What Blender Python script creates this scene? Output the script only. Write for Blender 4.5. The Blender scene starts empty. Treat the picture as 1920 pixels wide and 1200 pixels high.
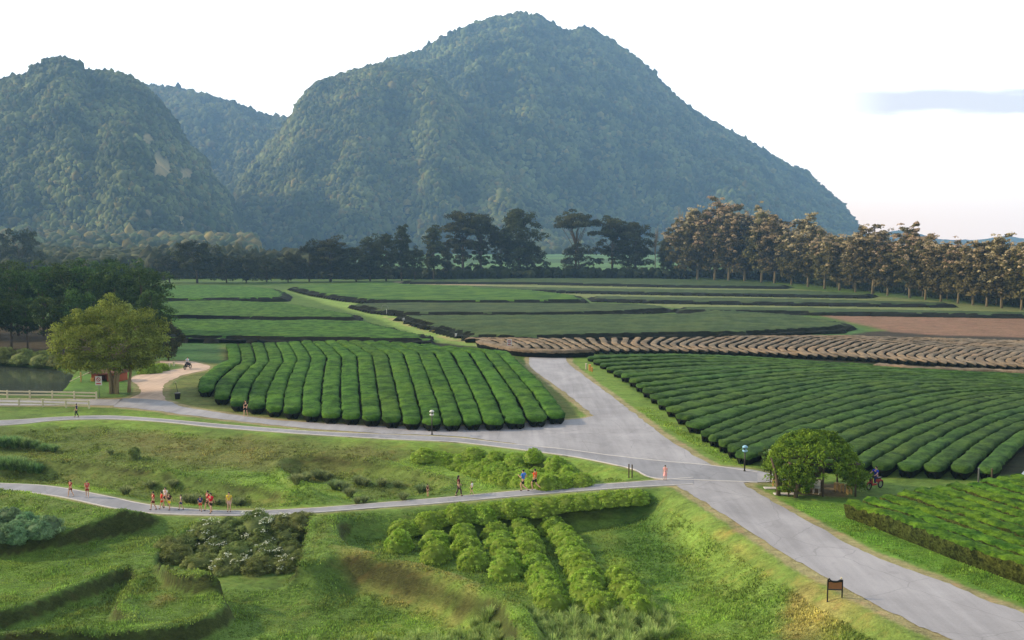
import bpy, bmesh, math, random
import numpy as np
from mathutils import Vector, Matrix
random.seed(7)
rng = np.random.default_rng(7)
SC = bpy.context.scene
COL = SC.collection
rad = math.radians
# ------------------------------------------------------------------ camera, sky, sun, exposure
F, CH = 1700.0, 18.0
PITCH = math.atan(150 / F)
cam = bpy.data.objects.new('camera', bpy.data.cameras.new('camera'))
COL.objects.link(cam)
cam.location = (0, 0, CH)
cam.rotation_euler = (rad(90) - PITCH, 0, 0)
cam.data.sensor_width = 36
cam.data.lens = F / 1920 * 36
cam.data.clip_start = 0.5
cam.data.clip_end = 12000
SC.camera = cam
SC.view_settings.view_transform = 'Standard'
SC.view_settings.look = 'None'
SC.view_settings.gamma = 1
SC.view_settings.exposure = 0.28
SUN_EL, SUN_AZ = rad(26), rad(-80)          # azimuth measured from +Y towards +X
sd = bpy.data.lights.new('sun', 'SUN')
sd.energy = 5.0
sd.angle = rad(1.5)
sd.color = (1.0, 0.80, 0.56)
sun = bpy.data.objects.new('sun', sd)
COL.objects.link(sun)
tosun = Vector((math.sin(SUN_AZ) * math.cos(SUN_EL), math.cos(SUN_AZ) * math.cos(SUN_EL), math.sin(SUN_EL)))
sun.rotation_euler = tosun.to_track_quat('Z', 'Y').to_euler()
sun.location = (-200, 0, 300)


def N(nt, typ, **kw):
    n = nt.nodes.new(typ)
    for k, v in kw.items():
        if k == 'inp':
            for i, val in v.items():
                n.inputs[i].default_value = val
        else:
            setattr(n, k, v)
    return n


def math_(nt, op, a, b=None, c=None, clamp=False):
    n = nt.nodes.new('ShaderNodeMath')
    n.operation = op
    n.use_clamp = clamp
    for i, v in enumerate((a, b, c)):
        if v is None:
            continue
        if isinstance(v, (int, float)):
            n.inputs[i].default_value = v
        else:
            nt.links.new(v, n.inputs[i])
    return n.outputs[0]


def maprange(nt, v, a, b, c=0.0, d=1.0, smooth=True):
    n = nt.nodes.new('ShaderNodeMapRange')
    if smooth:
        n.interpolation_type = 'SMOOTHSTEP'
    nt.links.new(v, n.inputs[0])
    for i, x in enumerate((a, b, c, d)):
        n.inputs[i + 1].default_value = x
    return n.outputs[0]


def mixc(nt, f, a, b, blend='MIX'):
    n = nt.nodes.new('ShaderNodeMix')
    n.data_type = 'RGBA'
    n.blend_type = blend
    for sock, v in ((n.inputs[0], f), (n.inputs[6], a), (n.inputs[7], b)):
        if isinstance(v, (int, float)):
            sock.default_value = v
        elif isinstance(v, (tuple, list)):
            sock.default_value = (*v[:3], 1)
        else:
            nt.links.new(v, sock)
    return n.outputs[2]


def noise(nt, vec, scale, detail=4, rough=0.6, dist=0.0):
    n = nt.nodes.new('ShaderNodeTexNoise')
    n.inputs['Scale'].default_value = scale
    n.inputs['Detail'].default_value = detail
    n.inputs['Roughness'].default_value = rough
    n.inputs['Distortion'].default_value = dist
    if vec is not None:
        nt.links.new(vec, n.inputs['Vector'])
    return n.outputs[0]


def world_sky():
    w = bpy.data.worlds.new("World")
    SC.world = w
    w.use_nodes = True
    nt = w.node_tree
    nt.nodes.clear()
    out = N(nt, 'ShaderNodeOutputWorld')
    sky = N(nt, 'ShaderNodeTexSky', sky_type='NISHITA', sun_disc=False, sun_elevation=SUN_EL,
            sun_rotation=SUN_AZ, dust_density=2.5, air_density=1.0, ozone_density=1.0)
    b1 = N(nt, 'ShaderNodeBackground')
    nt.links.new(sky.outputs[0], b1.inputs[0])
    b1.inputs[1].default_value = 0.07
    tc = N(nt, 'ShaderNodeTexCoord')
    sp = N(nt, 'ShaderNodeSeparateXYZ')
    nt.links.new(tc.outputs['Generated'], sp.inputs[0])
    el = sp.outputs[2]
    # bright evening veil of thin cloud, warmest along the horizon
    veil = mixc(nt, maprange(nt, el, 0.015, 0.14), (1.72, 1.34, 1.10), (2.5, 2.4, 2.2))
    veil = mixc(nt, maprange(nt, el, 0.3, 0.8), veil, (0.78, 0.88, 1.0))
    ahead = maprange(nt, sp.outputs[1], -0.3, 0.6, 0.30, 1.0)      # brighter sky over the hills than behind the camera
    veil = mixc(nt, 1.0, veil, ahead, 'MULTIPLY')
    # long grey cloud bank low on the right
    ax = math_(nt, 'DIVIDE', sp.outputs[0], math_(nt, 'MAXIMUM', sp.outputs[1], 0.05))
    ez = math_(nt, 'DIVIDE', el, math_(nt, 'MAXIMUM', sp.outputs[1], 0.05))
    cb = N(nt, 'ShaderNodeCombineXYZ')
    nt.links.new(math_(nt, 'MULTIPLY', ax, 9.0), cb.inputs[0])
    nt.links.new(math_(nt, 'MULTIPLY', ez, 60.0), cb.inputs[1])
    nz = noise(nt, cb.outputs[0], 1.0, 5, 0.55)
    off = math_(nt, 'ABSOLUTE', math_(nt, 'SUBTRACT', ez, 0.149))
    band = math_(nt, 'ADD', maprange(nt, off, 0.0, 0.030, 1.0, -0.2), math_(nt, 'MULTIPLY', math_(nt, 'SUBTRACT', nz, 0.5), 1.3))
    band = math_(nt, 'MULTIPLY', maprange(nt, band, 0.15, 0.8), maprange(nt, ax, 0.30, 0.42))
    band = math_(nt, 'MULTIPLY', band, maprange(nt, off, 0.014, 0.034, 1.0, 0.0))
    veil = mixc(nt, math_(nt, 'MULTIPLY', band, 0.95), veil, (1.08, 0.88, 0.82))
    b2 = N(nt, 'ShaderNodeBackground')
    nt.links.new(veil, b2.inputs[0])
    b2.inputs[1].default_value = 0.88
    add = N(nt, 'ShaderNodeAddShader')
    nt.links.new(b1.outputs[0], add.inputs[0])
    nt.links.new(b2.outputs[0], add.inputs[1])
    nt.links.new(add.outputs[0], out.inputs[0])


world_sky()
SC.cycles.use_denoising = True
SC.cycles.max_bounces = 6
SC.cycles.diffuse_bounces = 3
SC.cycles.glossy_bounces = 2
SC.cycles.transmission_bounces = 3
SC.cycles.transparent_max_bounces = 4
SC.cycles.volume_bounces = 1
SC.cycles.sample_clamp_indirect = 4

# ------------------------------------------------------------------ numeric helpers
CA, SA = math.cos(PITCH), math.sin(PITCH)


def U(px, py, z=0.0):
    """ground point seen at a photo pixel, for a surface at height z"""
    px = np.asarray(px, float)
    py = np.asarray(py, float)
    dx = (px - 960) / F
    dy = (600 - py) / F
    wy = CA + dy * SA
    wz = -SA + dy * CA
    t = (np.asarray(z, float) - CH) / wz
    return dx * t, wy * t


def UP(pts, z=0.0):
    a = np.array(pts, float)
    x, y = U(a[:, 0], a[:, 1], z)
    return np.stack([x, y], 1)


def hash2(ix, iy, seed):
    n = (ix.astype(np.int64) * 374761393 + iy.astype(np.int64) * 668265263 + seed * 974634777) & 0x7fffffff
    n = ((n ^ (n >> 13)) * 1274126177) & 0x7fffffff
    n = (n ^ (n >> 16)) & 0xffff
    return n / 65535.0


def vnoise(x, y, s, seed=0):
    x = np.asarray(x, float) / s
    y = np.asarray(y, float) / s
    ix, iy = np.floor(x), np.floor(y)
    fx, fy = x - ix, y - iy
    fx = fx * fx * (3 - 2 * fx)
    fy = fy * fy * (3 - 2 * fy)
    a = hash2(ix, iy, seed); b = hash2(ix + 1, iy, seed)
    c = hash2(ix, iy + 1, seed); d = hash2(ix + 1, iy + 1, seed)
    return (a + (b - a) * fx) * (1 - fy) + (c + (d - c) * fx) * fy


def fbm(x, y, s, seed=0, o=4):
    r = 0; a = 0.5; t = 0
    for i in range(o):
        r = r + a * vnoise(x, y, s / 2 ** i, seed + i * 17)
        t += a
        a *= 0.55
    return r / t


def sstep(t):
    t = np.clip(t, 0, 1)
    return t * t * (3 - 2 * t)


def sdf(x, y, poly, pad=12.0):
    """signed distance to a polygon, positive inside; points far outside get -pad"""
    poly = np.asarray(poly, float)
    shp = np.shape(x)
    x = np.ravel(x); y = np.ravel(y)
    out = np.full(x.shape, -pad)
    m = (x > poly[:, 0].min() - pad) & (x < poly[:, 0].max() + pad) & (y > poly[:, 1].min() - pad) & (y < poly[:, 1].max() + pad)
    X, Y = x[m], y[m]
    if X.size:
        best = np.full(X.shape, 1e18)
        ins = np.zeros(X.shape, bool)
        n = len(poly)
        for i in range(n):
            ax, ay = poly[i]; bx, by = poly[(i + 1) % n]
            ex, ey = bx - ax, by - ay
            L = ex * ex + ey * ey + 1e-12
            t = np.clip(((X - ax) * ex + (Y - ay) * ey) / L, 0, 1)
            d = (X - ax - t * ex) ** 2 + (Y - ay - t * ey) ** 2
            best = np.minimum(best, d)
            if ay != by:
                c = ((ay > Y) != (by > Y)) & (X < (bx - ax) * (Y - ay) / (by - ay) + ax)
                ins ^= c
        d = np.sqrt(best)
        out[m] = np.maximum(np.where(ins, d, -d), -pad)
    return out.reshape(shp)


def linedist(x, y, line, val, pad=14.0):
    line = np.asarray(line, float)
    shp = np.shape(x)
    x = np.ravel(x); y = np.ravel(y)
    D = np.full(x.shape, pad); V = np.zeros(x.shape)
    m = (x > line[:, 0].min() - pad) & (x < line[:, 0].max() + pad) & (y > line[:, 1].min() - pad) & (y < line[:, 1].max() + pad)
    X, Y = x[m], y[m]
    if X.size:
        best = np.full(X.shape, 1e18); bv = np.zeros(X.shape)
        for i in range(len(line) - 1):
            ax, ay = line[i]; bx, by = line[i + 1]
            ex, ey = bx - ax, by - ay
            t = np.clip(((X - ax) * ex + (Y - ay) * ey) / (ex * ex + ey * ey + 1e-12), 0, 1)
            d = (X - ax - t * ex) ** 2 + (Y - ay - t * ey) ** 2
            v = val[i] + (val[i + 1] - val[i]) * t
            k = d < best
            best = np.where(k, d, best); bv = np.where(k, v, bv)
        D[m] = np.sqrt(best); V[m] = bv
    return D.reshape(shp), V.reshape(shp)


def smooth_line(pts, n=8):
    """Catmull-Rom through the points"""
    p = np.array(pts, float)
    p = np.vstack([2 * p[0] - p[1], p, 2 * p[-1] - p[-2]])
    out = []
    for i in range(1, len(p) - 2):
        for t in np.linspace(0, 1, n, endpoint=False):
            out.append(0.5 * ((2 * p[i]) + (-p[i - 1] + p[i + 1]) * t + (2 * p[i - 1] - 5 * p[i] + 4 * p[i + 1] - p[i + 2]) * t * t
                              + (-p[i - 1] + 3 * p[i] - 3 * p[i + 1] + p[i + 2]) * t ** 3))
    out.append(p[-2])
    return np.array(out)


def resample(p, step=None, n=None):
    p = np.asarray(p, float)
    s = np.concatenate([[0], np.cumsum(np.linalg.norm(np.diff(p, axis=0), axis=1))])
    if n is None:
        n = max(3, int(s[-1] / step) + 1)
    q = np.linspace(0, s[-1], n)
    return np.stack([np.interp(q, s, p[:, k]) for k in range(p.shape[1])], 1)


def lin(r, g, b, k=1.0):
    f = lambda c: ((c / 255 + 0.055) / 1.055) ** 2.4 if c > 10 else c / 255 / 12.92
    return np.array([f(r) * k, f(g) * k, f(b) * k])


# ------------------------------------------------------------------ object helpers
def tag(o, label=None, cat=None, group=None, kind=None):
    if label: o['label'] = label
    if cat: o['category'] = cat
    if group: o['group'] = group
    if kind: o['kind'] = kind
    return o


def mesh_np(name, V, Fs, mats=None, col=None, smooth=False, mi=None):
    """V (n,3); Fs list of (m,k) index arrays"""
    me = bpy.data.meshes.new(name)
    V = np.asarray(V, np.float32)
    if not isinstance(Fs, (list, tuple)):
        Fs = [Fs]
    Fs = [np.asarray(f, np.int32) for f in Fs if len(f)]
    me.vertices.add(len(V))
    me.vertices.foreach_set('co', V.ravel())
    idx = np.concatenate([f.ravel() for f in Fs])
    tot = np.concatenate([np.full(len(f), f.shape[1], np.int32) for f in Fs])
    st = np.concatenate([[0], np.cumsum(tot)[:-1]]).astype(np.int32)
    me.loops.add(len(idx))
    me.loops.foreach_set('vertex_index', idx)
    me.polygons.add(len(tot))
    me.polygons.foreach_set('loop_start', st)
    me.polygons.foreach_set('loop_total', tot)
    if mi is not None:
        me.polygons.foreach_set('material_index', np.asarray(mi, np.int32))
    if smooth:
        me.polygons.foreach_set('use_smooth', np.ones(len(tot), bool))
    if col is not None:
        a = me.color_attributes.new('Col', 'FLOAT_COLOR', 'POINT')
        c = np.ones((len(V), 4), np.float32)
        c[:, :3] = col
        a.data.foreach_set('color', c.ravel())
    me.update(calc_edges=True)
    for m in (mats or []):
        me.materials.append(m)
    return me


def link(name, me, parent=None, loc=None, rot=None, scale=None):
    o = bpy.data.objects.new(name, me)
    COL.objects.link(o)
    if parent is not None: o.parent = parent
    if loc is not None: o.location = loc
    if rot is not None: o.rotation_euler = rot
    if scale is not None: o.scale = scale
    return o


def thing(name, label, cat, group=None, loc=(0, 0, 0), rz=0.0, scale=(1, 1, 1)):
    o = link(name, None, None, loc, (0, 0, rz), scale)
    o.empty_display_size = 0.3
    return tag(o, label, cat, group)


class MB:
    def __init__(s):
        s.V = []; s.F = []; s.M = []; s.n = 0

    def add(s, v, f, m=0):
        v = np.asarray(v, float)
        s.V.append(v)
        for q in f:
            s.F.append([i + s.n for i in q]); s.M.append(m)
        s.n += len(v)
        return s

    def box(s, c, size, rz=0.0, m=0, bevel=0.0):
        x, y, z = [k / 2 for k in size]
        bm = bmesh.new()
        bmesh.ops.create_cube(bm, size=1)
        for v in bm.verts:
            v.co = Vector((v.co.x * 2 * x, v.co.y * 2 * y, v.co.z * 2 * z))
        if bevel:
            bmesh.ops.bevel(bm, geom=bm.edges[:], offset=bevel, segments=1, affect='EDGES')
        bmesh.ops.rotate(bm, verts=bm.verts, matrix=Matrix.Rotation(rz, 3, 'Z'))
        bm.verts.index_update()
        v = [(p.co.x + c[0], p.co.y + c[1], p.co.z + c[2]) for p in bm.verts]
        s.add(v, [[w.index for w in f.verts] for f in bm.faces], m)
        bm.free()
        return s

    def tube(s, pts, rs, k=8, m=0, cap=True):
        pts = [Vector(p) for p in pts]
        if isinstance(rs, (int, float)): rs = [rs] * len(pts)
        v = []; f = []
        up0 = None
        for i, p in enumerate(pts):
            d = (pts[min(i + 1, len(pts) - 1)] - pts[max(i - 1, 0)])
            d = d.normalized() if d.length > 1e-9 else Vector((0, 0, 1))
            if up0 is None:
                a = d.orthogonal().normalized()
            else:
                a = (up0 - d * up0.dot(d)).normalized()
            up0 = a
            b = d.cross(a)
            for j in range(k):
                t = 2 * math.pi * j / k
                v.append(p + (a * math.cos(t) + b * math.sin(t)) * rs[i])
        for i in range(len(pts) - 1):
            for j in range(k):
                f.append([i * k + j, i * k + (j + 1) % k, (i + 1) * k + (j + 1) % k, (i + 1) * k + j])
        if cap:
            f.append(list(range(k))[::-1]); f.append([(len(pts) - 1) * k + j for j in range(k)])
        return s.add([tuple(q) for q in v], f, m)

    def ball(s, c, r, m=0, sub=2, sq=(1, 1, 1)):
        bm = bmesh.new()
        bmesh.ops.create_icosphere(bm, subdivisions=sub, radius=1)
        bm.verts.index_update()
        v = [(p.co.x * r * sq[0] + c[0], p.co.y * r * sq[1] + c[1], p.co.z * r * sq[2] + c[2]) for p in bm.verts]
        s.add(v, [[w.index for w in f.verts] for f in bm.faces], m)
        bm.free()
        return s

    def torus(s, c, R, r, axis='X', m=0, a=20, b=8):
        v = []; f = []
        for i in range(a):
            t = 2 * math.pi * i / a
            for j in range(b):
                u = 2 * math.pi * j / b
                q = R + r * math.cos(u)
                w = r * math.sin(u)
                v.append((w + c[0], q * math.cos(t) + c[1], q * math.sin(t) + c[2]) if axis == 'X' else (q * math.cos(t) + c[0], q * math.sin(t) + c[1], w + c[2]))
                f.append([i * b + j, i * b + (j + 1) % b, ((i + 1) % a) * b + (j + 1) % b, ((i + 1) % a) * b + j])
        return s.add(v, f, m)

    def mesh(s, name, mats, smooth=False):
        me = bpy.data.meshes.new(name)
        me.from_pydata([tuple(map(float, p)) for p in np.concatenate(s.V)], [], s.F)
        me.polygons.foreach_set('material_index', s.M)
        if smooth:
            me.polygons.foreach_set('use_smooth', [True] * len(s.F))
        me.update()
        for m in (mats if isinstance(mats, (list, tuple)) else [mats]):
            me.materials.append(m)
        return me

    def part(s, name, mats, parent=None, smooth=False, loc=None, rot=None):
        return link(name, s.mesh(name, mats, smooth), parent, loc, rot)


_ones = ['', 'first', 'second', 'third', 'fourth', 'fifth', 'sixth', 'seventh', 'eighth', 'ninth', 'tenth', 'eleventh', 'twelfth', 'thirteenth',
         'fourteenth', 'fifteenth', 'sixteenth', 'seventeenth', 'eighteenth', 'nineteenth']


def nth(n):
    if n < 20: return _ones[n]
    t = ['', '', 'twenty', 'thirty', 'forty', 'fifty', 'sixty', 'seventy'][n // 10]
    return (t[:-1] + 'ieth') if n % 10 == 0 else t + '-' + _ones[n % 10]


# ------------------------------------------------------------------ materials
def new_mat(name):
    m = bpy.data.materials.new(name)
    m.use_nodes = True
    nt = m.node_tree
    bs = nt.nodes['Principled BSDF']
    bs.inputs['Specular IOR Level'].default_value = 0.25
    return m, nt, bs


def flat(name, c, rough=0.7, metal=0.0, var=0.12, scale=8.0):
    m, nt, bs = new_mat(name)
    tc = N(nt, 'ShaderNodeTexCoord')
    nz = noise(nt, tc.outputs['Object'], scale, 4)
    c = tuple(float(v) for v in c)
    nt.links.new(mixc(nt, nz, tuple(v * (1 - var) for v in c), tuple(v * (1 + var) for v in c)), bs.inputs['Base Color'])
    bs.inputs['Roughness'].default_value = rough
    bs.inputs['Metallic'].default_value = metal
    return m


def leafm(name, c1, c2, scale=0.8, attr=True, transl=0.25, rnd=0.12, obj='Object', bump=0.0, bscale=6.0, hue=0.02):
    m, nt, bs = new_mat(name)
    tc = N(nt, 'ShaderNodeTexCoord')
    nz = noise(nt, tc.outputs[obj], scale, 5, 0.65)
    c = mixc(nt, maprange(nt, nz, 0.32, 0.68), tuple(map(float, c1)), tuple(map(float, c2)))
    if attr:
        at = N(nt, 'ShaderNodeAttribute', attribute_name='Col')
        c = mixc(nt, 1.0, c, at.outputs['Color'], 'MULTIPLY')
    fine = noise(nt, tc.outputs[obj], 7.0 if bump else 3.0, 3, 0.8)
    c = mixc(nt, 1.0, c, maprange(nt, fine, 0.3, 0.7, 0.68, 1.32, False), 'MULTIPLY')
    if bump:
        old = maprange(nt, noise(nt, tc.outputs[obj], 0.13, 3, 0.6, 0.5), 0.42, 0.66, 0.0, 0.55)
        c = mixc(nt, old, c, mixc(nt, 1.0, c, (1.45, 1.18, 0.9), 'MULTIPLY'))
    oi = N(nt, 'ShaderNodeObjectInfo')
    hs = N(nt, 'ShaderNodeHueSaturation')
    nt.links.new(c, hs.inputs['Color'])
    nt.links.new(maprange(nt, oi.outputs['Random'], 0, 1, 0.5 - hue, 0.5 + hue, False), hs.inputs['Hue'])
    nt.links.new(maprange(nt, oi.outputs['Random'], 0, 1, 1 - rnd, 1 + rnd, False), hs.inputs['Value'])
    nt.links.new(hs.outputs[0], bs.inputs['Base Color'])
    bs.inputs['Roughness'].default_value = 0.8
    bs.inputs['Specular IOR Level'].default_value = 0.06
    if bump:
        bp = N(nt, 'ShaderNodeBump')
        bp.inputs['Strength'].default_value = bump
        bp.inputs['Distance'].default_value = 0.12
        nt.links.new(noise(nt, tc.outputs[obj], bscale, 4, 0.75), bp.inputs['Height'])
        nt.links.new(bp.outputs[0], bs.inputs['Normal'])
    if transl:
        tr = N(nt, 'ShaderNodeBsdfTranslucent')
        nt.links.new(hs.outputs[0], tr.inputs[0])
        mx = N(nt, 'ShaderNodeMixShader')
        mx.inputs[0].default_value = transl
        nt.links.new(bs.outputs[0], mx.inputs[1])
        nt.links.new(tr.outputs[0], mx.inputs[2])
        nt.links.new(mx.outputs[0], nt.nodes['Material Output'].inputs[0])
    return m


def ground_mat():
    m, nt, bs = new_mat('ground_cover')
    tc = N(nt, 'ShaderNodeTexCoord')
    P = tc.outputs['Object']
    at = N(nt, 'ShaderNodeAttribute', attribute_name='Col')
    mpg = N(nt, 'ShaderNodeMapping')
    mpg.inputs['Scale'].default_value = (0.55, 1.0, 1.0)
    mpg.inputs['Rotation'].default_value = (0, 0, rad(12))
    nt.links.new(P, mpg.inputs[0])
    P = mpg.outputs[0]
    n1 = noise(nt, P, 0.42, 6, 0.72, 0.6)
    n2 = noise(nt, P, 2.6, 5, 0.75)
    n3 = noise(nt, P, 11.0, 3, 0.7)
    v = math_(nt, 'ADD', math_(nt, 'MULTIPLY', n1, 0.8), math_(nt, 'ADD', math_(nt, 'MULTIPLY', n2, 0.9), math_(nt, 'MULTIPLY', n3, 0.5)))
    v = maprange(nt, v, 0.80, 1.40, 0.38, 1.55, False)
    c = mixc(nt, 1.0, at.outputs['Color'], v, 'MULTIPLY')
    dry = maprange(nt, noise(nt, P, 0.9, 6, 0.72, 0.6), 0.5, 0.68, 0.0, 0.75)
    dryc = mixc(nt, 1.0, at.outputs['Color'], (1.35, 1.0, 1.15), 'MULTIPLY')
    c = mixc(nt, dry, c, dryc)
    nt.links.new(c, bs.inputs['Base Color'])
    bs.inputs['Roughness'].default_value = 0.85
    bs.inputs['Specular IOR Level'].default_value = 0.1
    bp = N(nt, 'ShaderNodeBump')
    bp.inputs['Strength'].default_value = 0.75
    bp.inputs['Distance'].default_value = 0.22
    nt.links.new(math_(nt, 'ADD', n2, math_(nt, 'MULTIPLY', n3, 0.5)), bp.inputs['Height'])
    nt.links.new(bp.outputs[0], bs.inputs['Normal'])
    return m


def asphalt(name, base, tint=(1, 1, 1)):
    m, nt, bs = new_mat(name)
    tc = N(nt, 'ShaderNodeTexCoord')
    P = tc.outputs['Object']
    big = noise(nt, P, 0.16, 5, 0.6, 0.5)
    mp = N(nt, 'ShaderNodeMapping')
    mp.inputs['Scale'].default_value = (1.2, 0.09, 1)
    mp.inputs['Rotation'].default_value = (0, 0, rad(-24))
    nt.links.new(P, mp.inputs[0])
    st = noise(nt, mp.outputs[0], 1.0, 4, 0.6)
    fine = noise(nt, P, 9.0, 4, 0.8)
    v = math_(nt, 'ADD', math_(nt, 'MULTIPLY', big, 0.9), math_(nt, 'ADD', math_(nt, 'MULTIPLY', st, 0.6), math_(nt, 'MULTIPLY', fine, 0.3)))
    v = maprange(nt, v, 0.6, 1.2, 0.66, 1.3, False)
    c = mixc(nt, 1.0, tuple(base), v, 'MULTIPLY')
    patch = maprange(nt, noise(nt, P, 0.33, 3, 0.5, 1.2), 0.62, 0.68, 0, 0.25)
    c = mixc(nt, patch, c, tuple(k * 0.55 for k in base))
    vr = N(nt, 'ShaderNodeTexVoronoi', feature='DISTANCE_TO_EDGE')
    vr.inputs['Scale'].default_value = 0.28
    wp = N(nt, 'ShaderNodeMix', data_type='VECTOR')
    wp.inputs[0].default_value = 0.25
    nt.links.new(P, wp.inputs[4])
    nn = N(nt, 'ShaderNodeTexNoise')
    nn.inputs['Scale'].default_value = 1.3
    nt.links.new(P, nn.inputs[0])
    nt.links.new(nn.outputs[1], wp.inputs[5])
    nt.links.new(wp.outputs[1], vr.inputs[0])
    ck = maprange(nt, vr.outputs[0], 0.0, 0.009, 0.34, 0.0)
    c = mixc(nt, ck, c, tuple(k * 0.4 for k in base))
    nt.links.new(c, bs.inputs['Base Color'])
    bs.inputs['Roughness'].default_value = 0.8
    bp = N(nt, 'ShaderNodeBump')
    bp.inputs['Strength'].default_value = 0.25
    bp.inputs['Distance'].default_value = 0.03
    nt.links.new(fine, bp.inputs['Height'])
    nt.links.new(bp.outputs[0], bs.inputs['Normal'])
    return m


K = 0.80
M = {}
M['ground'] = ground_mat()
M['asphalt'] = asphalt('asphalt', lin(164, 162, 164) * K)
M['asphalt_dark'] = asphalt('asphalt_dark', lin(148, 148, 152) * K)
M['concrete'] = flat('concrete', lin(205, 200, 195) * K, 0.85, 0, 0.2, 3)
M['dirt'] = asphalt('dirt', lin(205, 178, 155) * K)
M['tea_a'] = leafm('tea_leaves_bright', lin(42, 76, 24) * K, lin(82, 122, 42) * K, 0.55, False, 0.0, 0.12, bump=1.0, bscale=5, hue=0.006)
M['tea_b'] = leafm('tea_leaves_deep', lin(40, 68, 28) * K, lin(78, 110, 46) * K, 0.7, False, 0.0, 0.10, bump=1.0, bscale=5, hue=0.006)
M['tea_c'] = leafm('tea_leaves_fresh', lin(46, 84, 24) * K, lin(104, 146, 42) * K, 1.3, True, 0.1, 0.10, bump=1.0, bscale=6, hue=0.006)
M['tea_dull'] = leafm('tea_leaves_dull', lin(56, 74, 44) * K, lin(76, 94, 56) * K, 0.2, False, 0.0, 0.08, bump=0.8, bscale=2, hue=0.004)
M['tea_mid'] = leafm('tea_leaves_mid', lin(52, 88, 30) * K, lin(86, 122, 42) * K, 0.16, False, 0.0, 0.06, bump=0.8, bscale=2, hue=0.004)
M['pruned'] = leafm('pruned_twigs', lin(110, 98, 80) * K, lin(152, 137, 115) * K, 0.5, False, 0.0, 0.05, bump=1.0, bscale=6, hue=0.003)
M['stem_shade'] = leafm('stems_in_shade', lin(20, 24, 17) * K, lin(36, 40, 27) * K, 2.5, False, 0.0, 0.1, bump=1.0, bscale=7)  # woody stems, with the shade of the hedge sides put into the colour
M['shrub'] = leafm('shrub_leaves', lin(150, 186, 64) * K, lin(196, 226, 104) * K, 1.2, True, 0.4, 0.06, hue=0.006)
M['shrub_dark'] = leafm('shrub_dark', lin(112, 128, 66) * K, lin(168, 180, 110) * K, 1.0, True, 0.2, 0.10)
M['shrub_blue'] = leafm('shrub_blue', lin(108, 144, 96) * K, lin(155, 185, 135) * K, 1.0, True, 0.2, 0.08)
M['flower'] = flat('flower_white', lin(215, 220, 190) * K, 0.7)
M['wood_leaf'] = leafm('wood_leaves', lin(46, 66, 32) * K, lin(88, 112, 54) * K, 0.25, True, 0.2, 0.16)
M['line_leaf'] = leafm('tall_tree_leaves', lin(54, 60, 36) * K, lin(94, 96, 58) * K, 0.12, True, 0.15, 0.14)
M['teak_leaf'] = leafm('teak_leaves', lin(86, 84, 50) * K, lin(132, 122, 78) * K, 0.15, True, 0.15, 0.14)
M['teak_bloom'] = leafm('teak_blossom', lin(186, 162, 120) * K, lin(224, 204, 164) * K, 0.3, True, 0.2, 0.08)
M['gold_leaf'] = leafm('golden_leaves', lin(112, 122, 46) * K, lin(166, 170, 82) * K, 0.5, True, 0.3, 0.0)
M['vine_leaf'] = leafm('vine_leaves', lin(74, 106, 34) * K, lin(140, 170, 56) * K, 1.2, True, 0.25, 0.0)
M['forest'] = leafm('forest_crowns', lin(46, 64, 30) * K, lin(114, 122, 68) * K, 0.012, True, 0.0, 0.0)
M['hill'] = leafm('hill_slope', lin(44, 60, 36) * K, lin(64, 76, 44) * K, 0.02, True, 0.0, 0.0)
M['twigs'] = leafm('twiggy_side', lin(36, 46, 22) * K, lin(84, 98, 46) * K, 3.5, False, 0.0, 0.1, bump=1.0, bscale=9)
M['bark'] = flat('bark', lin(96, 84, 66) * K, 0.9, 0, 0.4, 4)
M['bark_pale'] = flat('bark_pale', lin(160, 142, 110) * K, 0.9, 0, 0.35, 3)
M['grass'] = leafm('grass_blades', (1, 1, 1), (1, 1, 1), 1, True, 0.35, 0.0)
M['white'] = flat('white_paint', lin(225, 225, 220) * K, 0.5)
M['cream'] = flat('cream_paint', lin(222, 212, 178) * K, 0.6, 0, 0.15, 3)
M['black'] = flat('black_paint', lin(28, 28, 28), 0.5)
M['dark_metal'] = flat('dark_metal', lin(58, 56, 52), 0.45, 0.5)
M['grey_metal'] = flat('grey_metal', lin(120, 122, 120), 0.45, 0.5)
M['brick'] = flat('brick', lin(172, 92, 62) * K, 0.85, 0, 0.3, 5)
M['tile'] = flat('roof_tile', lin(112, 74, 60) * K, 0.8, 0, 0.3, 7)
M['soft_wood'] = flat('pale_wood', lin(218, 180, 112) * K, 0.7, 0, 0.2, 6)
M['red'] = flat('red_paint', lin(190, 40, 35) * K, 0.5)
M['brown'] = flat('brown_board', lin(158, 108, 70) * K, 0.7, 0, 0.15, 10)
M['blue_glass'] = flat('pale_blue_glass', lin(150, 200, 225) * K, 0.25, 0, 0.1)
M['orange'] = flat('orange_paint', lin(225, 160, 80) * K, 0.6)


def water_mat():
    m, nt, bs = new_mat('pond_water')
    bs.inputs['Base Color'].default_value = (0.05, 0.062, 0.042, 1)
    bs.inputs['Roughness'].default_value = 0.09
    bs.inputs['Specular IOR Level'].default_value = 0.5
    tc = N(nt, 'ShaderNodeTexCoord')
    bp = N(nt, 'ShaderNodeBump')
    bp.inputs['Strength'].default_value = 0.12
    bp.inputs['Distance'].default_value = 0.05
    nt.links.new(noise(nt, tc.outputs['Object'], 1.2, 3), bp.inputs['Height'])
    nt.links.new(bp.outputs[0], bs.inputs['Normal'])
    return m


M['water'] = water_mat()

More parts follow.
